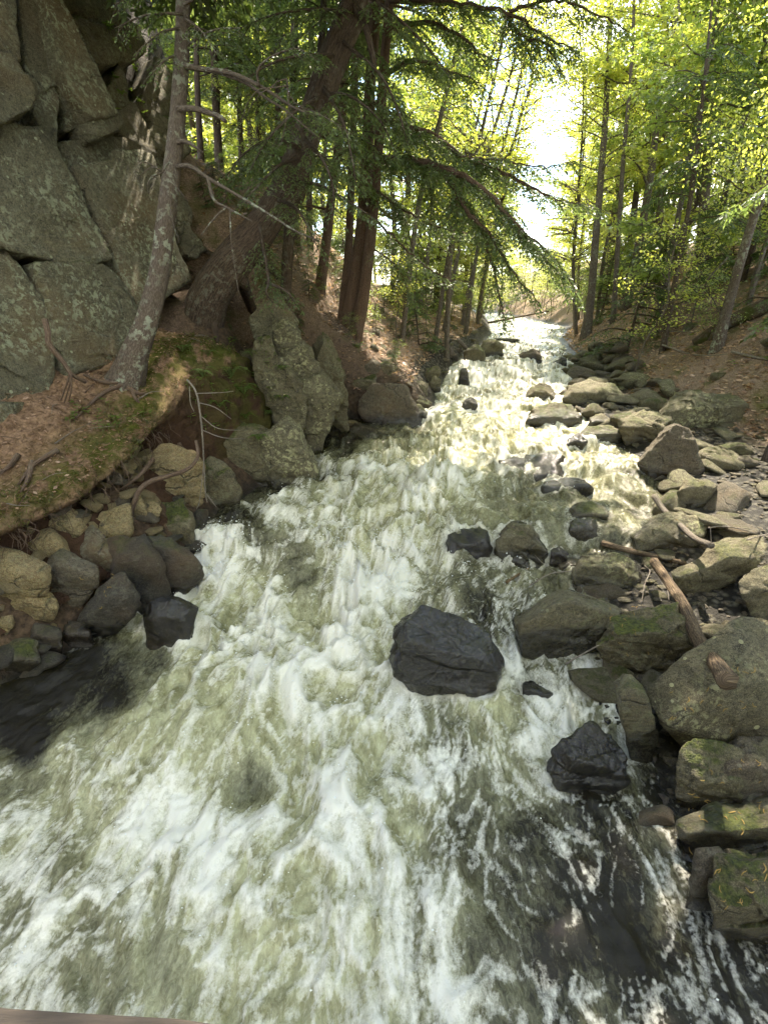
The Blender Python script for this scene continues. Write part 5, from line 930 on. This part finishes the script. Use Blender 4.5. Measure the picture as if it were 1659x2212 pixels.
lying('bare_twig', 'orange broken stick poking from the foam beside the slate-grey boulder', [(1094, 1258), (1118, 1242), (1142, 1228)], .016, .012, 'rotten', 'twig', 4)
lying('bare_twig', 'long pale twig crossing the wet gap behind the pale pitted slab', [(1529, 1140), (1560, 1137), (1600, 1143), (1650, 1160)], .010, .005, 'twig', 'twig', 5, fork=[(.05, (-.1, -.5, -.6), .3, .007), (.6, (.6, -.3, 0), .4, .004)])
lying('bare_twig', 'pale twig ending at the right edge beside the angular grey block', [(1612, 1166), (1640, 1158), (1680, 1148)], .008, .006, 'twig', 'twig', 5)
lying('bare_twig', 'pale crooked twig hanging between the lichen-crusted boulder and the log', [(1385, 1305), (1392, 1262), (1403, 1235), (1392, 1222)], .007, .004, 'twig', 'twig', 3)
lying('bare_twig', 'white twig standing against the side of the rotten log', [(1444, 1296), (1440, 1262), (1437, 1232)], .006, .004, 'twig', 'twig', 4)
lying('bare_twig', 'white string-like twig below the massive overhanging boulder', [(1222, 1434), (1256, 1414), (1292, 1394)], .008, .006, 'twig', 'twig', 3)
lying('fallen_branch', 'long thin fallen branch across the leafy right slope', [(1580, 760), (1630, 772), (1680, 780), (1740, 792)], .03, .012, 'twig', 'branch', 1.2)
lying('fallen_branch', 'grey fallen branch in the leaves below the sapling clump', [(1430, 745), (1480, 762), (1520, 768), (1570, 765)], .025, .01, 'twig', 'branch', 1.2)
lying('fallen_branch', 'pale stick lying on the slope above the far right stones', [(1420, 715), (1460, 716), (1500, 718)], .02, .012, 'twig', 'branch', 1.2)
# mossy fallen trunk at the right edge
lying('fallen_tree', 'mossy fallen trunk with a rotten hollow at the right edge', [(1500, 742), (1545, 712), (1590, 688), (1640, 668), (1720, 640)], .12, .2, 'mossbark', 'fallen tree', 1.1, 26, 12, .25, fork=[(.35, (-.5, -.55, -.2), 1.3, .10)])
# thin log lying across the stream in front of the weir
b = MB(); A_ = at(1040, 700, 38); B_ = at(1185, 672, 38); addtube(b, curve([A_, (A_ + B_) / 2, B_], 12), np.linspace(.08, .05, 12), 8, bark=.15); tag(b.build('far_log', M['hembark'], None, A_), 'thin log spanning the stream in front of the far weir', 'log')
# dead root snag above the left end of the upper falls
sn = Tree('root_snag', 'bleached dead root snag hanging over the left end of the upper falls', cast(975, 770)[0], None, 'snag')
base_ = sn.base + np.array((0, 0, .25))
for a_ in [((965, 745), (985, 775), (1000, 800)), ((990, 735), (1015, 760), (1035, 770)), ((975, 760), (968, 790), (975, 815)), ((1005, 790), (1000, 812), (985, 822)), ((1010, 780), (1012, 800), (1004, 815)), ((985, 770), (960, 765), (940, 780))]:
    Yd = sn.base[1] - .15; addtube(sn.tr, curve([at(x, y, Yd + .1 * j) for j, (x, y) in enumerate(a_)], 10), np.linspace(.075, .03, 10), 7, bark=.2)
sn.done('drift')
# weir at the end of the stream
M['concrete'] = plain_mat('old_concrete', (.30, .28, .26), (.45, .43, .40), 3); M['steel'] = plain_mat('grey_rail', (.12, .12, .16), (.2, .2, .25), 5, .5)
def boxm(mb, lo, hi):
    lo, hi = np.array(lo, float), np.array(hi, float); V = np.array([[(lo, hi)[i][0], (lo, hi)[j][1], (lo, hi)[k][2]] for i in (0, 1) for j in (0, 1) for k in (0, 1)])
    mb.add(V, np.array([(0, 1, 3, 2), (4, 6, 7, 5), (0, 4, 5, 1), (2, 3, 7, 6), (0, 2, 6, 4), (1, 5, 7, 3)]))
c0, c1 = at(1062, 718, 47), at(1104, 703, 47); W = thing('weir', 'small white weir with a dark rail at the far end of the stream', 'weir', (c0[0], 47, c0[2]))
b = MB(); boxm(b, (c0[0] - .7, 47.05, c0[2] - .6), (c0[0] - .05, 47.8, c1[2] + .1)); b.build('side_wall', M['concrete'], W, W.location, False)
b = MB(); boxm(b, (c1[0] + .05, 47.05, c0[2] - .6), (c1[0] + .7, 47.8, c1[2] + .1)); b.build('side_wall', M['concrete'], W, W.location, False)
b = MB(); tt_ = np.linspace(0, 1, 40); hh = np.linspace(0, 1, 16); XX_, HH = np.meshgrid(tt_, hh); V = np.stack([c0[0] + (c1[0] - c0[0]) * XX_, 47.1 - .18 * (1 - HH) ** 2 + .03 * np.sin(XX_ * 40), c0[2] - .1 + (c1[2] - c0[2] + .1) * HH], 2).reshape(-1, 3); i = np.arange(640).reshape(16, 40)
b.add(V, np.stack([i[:-1, :-1], i[:-1, 1:], i[1:, 1:], i[1:, :-1]], 2).reshape(-1, 4)); b.build('water_curtain', M['spray'], W, W.location)
b = MB(); boxm(b, (c0[0] - .3, 47.0, c1[2] + .12), (c1[0] + .3, 47.12, c1[2] + .2)); boxm(b, (c0[0] - .3, 47.0, c1[2] + .28), (c1[0] + .3, 47.1, c1[2] + .34)); boxm(b, (c0[0] - .3, 46.99, c1[2]), (c0[0] - .22, 47.13, c1[2] + .4)); boxm(b, (c1[0] + .22, 46.99, c1[2]), (c1[0] + .3, 47.13, c1[2] + .4)); b.build('rail', M['steel'], W, W.location, False)
# footbridge edge under the camera, just in the lower left corner
M['plank'] = plain_mat('weathered_plank', (.022, .017, .013), (.055, .042, .031), 4, .85, .4, (1, 12, 12))
fb = thing('footbridge', 'weathered brown wooden footbridge edge cutting the lower left corner', 'bridge', (-.66, .63, 1.9)); dirv = unit(np.array((.44, -.036, 0.))); nrmv = np.array((-dirv[1], dirv[0], 0.))
for nm, o0, o1, z0, z1 in (('edge_beam', -.10, 0, 1.72, 1.9), ('deck_plank', -.26, -.115, 1.80, 1.86), ('deck_plank', -.42, -.275, 1.80, 1.862), ('deck_plank', -.58, -.435, 1.80, 1.858)):
    V = []
    for s_ in np.linspace(-3.2, 3.2, 33):
        for o_, z_ in ((o0, z0), (o1, z0), (o1, z1), (o0, z1)): V.append(np.array((-.66, .63, 0)) + dirv * s_ + nrmv * (o_ + .006 * math.sin(s_ * 7 + o0)) + np.array((0, 0, z_ + .004 * math.sin(s_ * 11))))
    i = np.arange(33)[:, None] * 4; Fq = [(4 * a + j, 4 * a + (j + 1) % 4, 4 * a + 4 + (j + 1) % 4, 4 * a + 4 + j) for a in range(32) for j in range(4)] + [(3, 2, 1, 0), (128, 129, 130, 131)]
    mb = MB(); mb.add(np.array(V), np.array(Fq)); mb.build(nm, M['plank'], fb, fb.location, False)
# hanging roots of the bank
for k in range(64):
    y = R_(3.9, 6.9); xl = float(np.interp(y, by, xls)); z = float(np.interp(y, by, zws)); p0 = np.array((xl - R_(.62, .8), y, z + R_(1.05, 1.22))); l = R_(.12, .5)
    C = curve([p0, p0 + np.array((R_(.02, .10), R_(-.05, .05), -l * .4)), p0 + np.array((R_(-.06, .12), R_(-.12, .08), -l))], 9) + rng.normal(0, .006, (9, 3)); b = MB(); addtube(b, C, np.linspace(R_(.003, .009), .002, 9), 5); b.build('root', M['root'], bank, (0, 0, 0))
def rootpx(pts, r0, r1, n=26, label=None):
    b = MB(); P = [at(x, y, Y) for x, y, Y in pts]; addtube(b, curve(P, n), np.linspace(r0, r1, n), 8, bark=.15, seed=r0 * 99); o = b.build('root', M['root'], bank, (0, 0, 0)); return o
rootpx([(424, 952, 5.9), (428, 985, 5.8), (408, 1012, 5.75), (365, 1028, 5.7), (325, 1040, 5.65), (300, 1062, 5.6), (285, 1105, 5.55), (280, 1135, 5.55)], .018, .035)['label'] = 'long bent root curving down over the tan stones'
rootpx([(98, 690, 6.3), (105, 720, 6.25), (108, 745, 6.2), (140, 785, 6.2), (155, 808, 6.15), (185, 825, 6.3)], .035, .022)
for a_ in [((155, 808), (150, 835), (140, 870)), ((155, 808), (155, 840), (150, 865)), ((152, 806), (145, 830), (132, 865))]: rootpx([(x, y, 6.1) for x, y in a_], .014, .008, 10)
for a_ in [((262, 835), (225, 850), (190, 880), (165, 905)), ((275, 840), (300, 852), (318, 850)), ((255, 830), (215, 826), (180, 812)), ((285, 842), (290, 860), (300, 872)), ((40, 985), (20, 1010), (-10, 1030)), ((125, 975), (75, 1005), (40, 1050)), ((70, 1000), (60, 1040), (45, 1065)), ((330, 995), (300, 1030), (260, 1060)), ((385, 960), (400, 985), (404, 1010))]:
    P = []
    for x, y in a_: q, _n = cast(x, y, ('foliage', 'branch', 'trunk', 'boulder', 'bank_stone')); P.append(q + np.array((.02, -.02, .02)))
    b = MB(); addtube(b, curve(P, 14), np.linspace(.030, .012, 14), 7, bark=.15); b.build('root', M['root'], bank, (0, 0, 0))
# slender hanging stem in front of the square outcrop
b = MB(); P = PT((405, 820, 6.2), (425, 850, 6.1), (436, 920, 6.0), (441, 1000, 6.0), (444, 1060, 6.0), (448, 1085, 5.95)); addtube(b, curve(P, 24), np.linspace(.012, .006, 24), 6); o = tag(b.build('hanging_stem', M['twig'], None, P[0]), 'slender dead stem hanging from the mound beside the square outcrop', 'stem')
for a_ in [((425, 850), (480, 848), (505, 845)), ((430, 870), (465, 880), (500, 905)), ((440, 930), (480, 945), (530, 948)), ((436, 900), (470, 925), (520, 930)), ((441, 1000), (432, 1080), (425, 1100)), ((445, 1065), (460, 1085), (468, 1095)), ((410, 835), (412, 870), (420, 890))]:
    b = MB(); addtube(b, curve([at(x, y, 6.0 - .06 * j) for j, (x, y) in enumerate(a_)], 10), np.linspace(.006, .003, 10), 5); b.build('side_twig', M['twig'], o, P[0])
# ferns and seedlings on the mound and the outcrops
def fern(px, py, s, label, nf=7):
    p, _ = cast(px, py); lf = MB(); T = thing('fern', label, 'fern', tuple(p))
    for k in range(nf):
        a = k * 6.28 / nf + R_(-.4, .4); l = s * R_(.7, 1.1); d = np.array((math.cos(a), math.sin(a), 0)); C = curve([p, p + d * l * .4 + (0, 0, l * .5), p + d * l + np.array((0, 0, l * .2))], 16); lf = MB(); addtube(lf, C, np.linspace(.004, .001, 16), 3, cap=False)
        sd_ = unit(np.cross(d, (0, 0, 1.)))
        for sg in (-1, 1):
            m = 14; q = C[2:16]; ln = l * .22 * np.sin(np.linspace(.5, 3.0, m)) + .01; V, Fc = leafquads(q, np.repeat((sd_ * sg + d * .25 + (0, 0, -.1))[None], m, 0), np.repeat(np.array((0, 0, 1.))[None], m, 0), ln, ln * .22); lf.add(V, Fc)
        lf.build('frond', M['fern'], T, p, False)
for px, py, s, lab in [(500, 815, .34, 'large green fern on the mossy mound'), (528, 852, .28, 'fern beside the large fern, nearer the outcrop'), (545, 770, .22, 'sunlit fern tuft at the top of the mossy mound'), (580, 895, .20, 'small fern at the lip of the square outcrop'), (560, 950, .16, 'tiny fern clinging to the face of the square outcrop'), (610, 800, .2, 'fern in the cleft of the lichen outcrop'), (450, 770, .2, 'small fern below the undercut slab'), (870, 690, .35, 'bright fern on the sunny slope right of the cedars'), (1500, 760, .3, 'fern on the leafy right slope'), (440, 815, .26, 'fern in front of the big leaning hemlock on the mound'), (475, 880, .24, 'fern drooping over the face of the mound'), (530, 905, .26, 'fern just above the square outcrop'), (395, 760, .2, 'fern close to the foot of the lichened trunk'), (610, 865, .2, 'fern at the left foot of the lichen outcrop')]: fern(px, py, s, lab)
def seedling(px, py, s, label, group, cat='seedling'):
    p, _ = cast(px, py); lf = MB(); m = random.randint(5, 8); a = rng.uniform(0, 6.28, m); d = np.stack([np.cos(a), np.sin(a), rng.uniform(-.1, .35, m)], 1); V, Fc = leafquads(p + np.array((0, 0, s)) + rng.normal(0, .2 * s, (m, 3)), d, np.repeat(np.array((0, 0, 1.))[None], m, 0), rng.uniform(.6, 1.2, m) * s, rng.uniform(.22, .34, m) * s); lf.add(V, Fc); addtube(lf, curve([p - (0, 0, .01), p + (0, 0, s)], 3), [.003, .002, .002], 4, cap=False)
    tag(lf.build('seedling', M['fern'], None, p, False), label, cat, group)
for k in range(26): seedling(R_(140, 330), R_(875, 935), R_(.05, .08), 'tiny green seedling on the brown needle bank', 'seedlings of the needle bank')
for k in range(44): seedling(R_(400, 600), R_(740, 930), R_(.05, .10), 'small leafy plant on the mossy mound by the outcrop', 'plants of the mossy mound')
for k in range(16): seedling(R_(230, 380), R_(60, 260), R_(.06, .10), 'green leaf sprig on the mossy rock steps beside the cliff', 'leaf sprigs of the cliff')
for k in range(26): seedling(R_(760, 980), R_(640, 770), R_(.08, .15), 'bright leafy sprig on the sunny slope above the left pool', 'leafy sprigs of the left slope')
for k in range(22): seedling(R_(1300, 1650), R_(690, 800), R_(.08, .14), 'bright leafy sprig on the leafy right slope', 'leafy sprigs of the right slope')
# yellow catkins fallen on the near stones
M['catkin'] = plain_mat('catkin', (.26, .165, .04), (.40, .27, .08), 40, .8, .3)
ck = []
for s_ in range(3):
    b = MB(); C = curve([(-.03, 0, 0), (0, .008 * (s_ - 1) + .006, .004), (.03, -.004 * s_, 0)], 7); addtube(b, C, [.002, .0036, .004, .0042, .004, .0034, .002], 5); V = np.vstack(b.v); me_ = mesh_np('catkin', V, [np.vstack([f for f in b.f if f.shape[1] == 4]), np.vstack([f for f in b.f if f.shape[1] == 3])], True); me_.materials.append(M['catkin']); ck.append(me_)
def catkin(px, py, where):
    p, n_ = cast(px, py)
    if n_[2] < .15: return
    o = bpy.data.objects.new('catkin', random.choice(ck)); COL.objects.link(o); q = Vector(n_).to_track_quat('Z', 'Y'); o.rotation_mode = 'QUATERNION'; from mathutils import Quaternion; o.rotation_quaternion = q @ Quaternion((0, 0, 1), R_(0, 6.28)); o.location = Vector(p + n_ * .004); o.scale = (R_(.45, .85),) * 3
    tag(o, f'fallen yellow catkin lying on the {where}', 'catkin', f'catkins on the {where}')
for where, n_, (xa, xb, ya, yb) in [('mossy front boulder', 22, (1310, 1420, 1310, 1420)), ('huge flat boulder', 26, (1440, 1655, 1440, 1590)), ('moss-carpeted sloping rock', 34, (1480, 1655, 1640, 1840)), ('bottom right mossy rock', 16, (1530, 1655, 1870, 2000)), ('narrow shiny slab', 6, (1350, 1410, 1490, 1620)), ('pale pitted slab', 8, (1390, 1500, 1110, 1180)), ('dark bedrock of the left bank', 14, (170, 300, 1230, 1330))]:
    for k in range(n_): catkin(R_(xa, xb), R_(ya, yb), where)
# litter: needles on the left bank, dead leaves on the slopes
M['ndl'] = leaf_mat('fallen_needles', [(.10, .055, .03), (.20, .115, .065), (.32, .20, .12), (.15, .085, .05)], .1, .03); M['dead'] = leaf_mat('dead_leaves', [(.20, .115, .07), (.38, .25, .17), (.52, .38, .28), (.28, .16, .095), (.45, .32, .24)], .25, .04)
m = 18000; sel = np.nonzero(pz > 1.28)[0]; k = rng.choice(sel, m); q = Pb[k] + rng.normal(0, .02, (m, 3)) * (1, 1, .2) + (0, 0, .006); a = rng.uniform(0, 6.28, m); ax = np.stack([np.cos(a), np.sin(a), rng.normal(0, .25, m)], 1)
V, Fc = leafquads(q, ax, np.repeat(np.array((0, 0, 1.))[None], m, 0) + rng.normal(0, .3, (m, 3)), rng.uniform(.04, .15, m), rng.uniform(.003, .0065, m)); tag(link('needle_litter', mesh_np('needle_litter', V, Fc, False), M['ndl']), 'carpet of reddish fallen needles on the left bank', 'needles', kind='stuff')
m = 2600; k = rng.choice(sel, m); q = Pb[k] + rng.normal(0, .02, (m, 3)) * (1, 1, .2) + (0, 0, .012); a = rng.uniform(0, 6.28, m); ax = np.stack([np.cos(a), np.sin(a), rng.normal(0, .3, m)], 1); ln = rng.uniform(.03, .07, m)
V, Fc = leafquads(q, ax, np.repeat(np.array((0, 0, 1.))[None], m, 0) + rng.normal(0, .5, (m, 3)), ln, ln * rng.uniform(.2, .34, m)); tag(link('leaf_litter', mesh_np('leaf_litter', V, Fc, False), M['dead']), 'dry tan leaves scattered over the needle bank', 'leaves', kind='stuff')
mo = MB()
for kk in range(300):
    kq = rng.choice(np.nonzero((np.abs(pz - 1.3) < .14) & (Pb[:, 1] > 4.2))[0]); c_ = Pb[kq]; m = 16; a = rng.uniform(0, 6.28, m); dv = unit(np.stack([np.cos(a) * .8, np.sin(a) * .8, rng.uniform(.3, 1.2, m)], 1)); ln = rng.uniform(.03, .08, m); mo.add(*leafquads(c_ + rng.normal(0, .03, (m, 3)), dv, rng.normal(0, 1, (m, 3)), ln, ln * .07))
tag(mo.build('moss_tufts', M['moss'], None, (0, 0, 0), False), 'shaggy green moss tufts along the lip of the left bank', 'moss', kind='stuff')
for kk in range(46):
    kq = rng.choice(sel); c_ = Pb[kq] + (0, 0, .02); a = R_(0, 6.28); l = R_(.12, .5); dv = np.array((math.cos(a), math.sin(a), R_(-.1, .1))) * l; e_ = c_ + dv; e_[2] = max(bankz(e_[0], e_[1]) + .015, e_[2] - .1); b = MB(); addtube(b, curve([c_, (c_ + e_) / 2 + rng.normal(0, .02, 3) + (0, 0, .02), e_], 7), np.linspace(R_(.004, .009), .002, 7), 5)
    tag(b.build('fallen_twig', M['twig'] if kk % 3 else M['root'], None, c_), 'thin fallen twig among others on the brown needle bank', 'twig', 'twigs of the needle bank')
def litter(name, label, n, fx, fy, s0, s1, mat):
    y = fy(n); x = fx(y, n); z = G(x, y) + .012; a = rng.uniform(0, 6.28, n); ax = np.stack([np.cos(a), np.sin(a), rng.normal(0, .25, n)], 1); ln = rng.uniform(s0, s1, n) * (1 + .015 * y); V, Fc = leafquads(np.stack([x, y, z], 1), ax, np.array((0, 0, 1.)) + rng.normal(0, .4, (n, 3)), ln, ln * rng.uniform(.2, .36, n)); tag(link(name, mesh_np(name, V, Fc, False), M[mat]), label, 'leaves', kind='stuff')
litter('leaf_litter', 'dead brown leaves carpeting the right slope', 26000, lambda y, n: XR(y) + np.interp(y, [6, 9, 14, 20], [2.6, 2.4, 1.2, .3]) + rng.uniform(0, 1, n) ** 1.3 * (4 + .4 * y), lambda n: 6 + 26 * rng.uniform(0, 1, n) ** 1.5, .06, .12, 'dead')
litter('leaf_litter', 'dead brown leaves strewn over the left slope', 14000, lambda y, n: XL(y) - .5 - rng.uniform(0, 1, n) ** 1.2 * 6, lambda n: 10.5 + 18 * rng.uniform(0, 1, n) ** 1.4, .05, .10, 'dead')
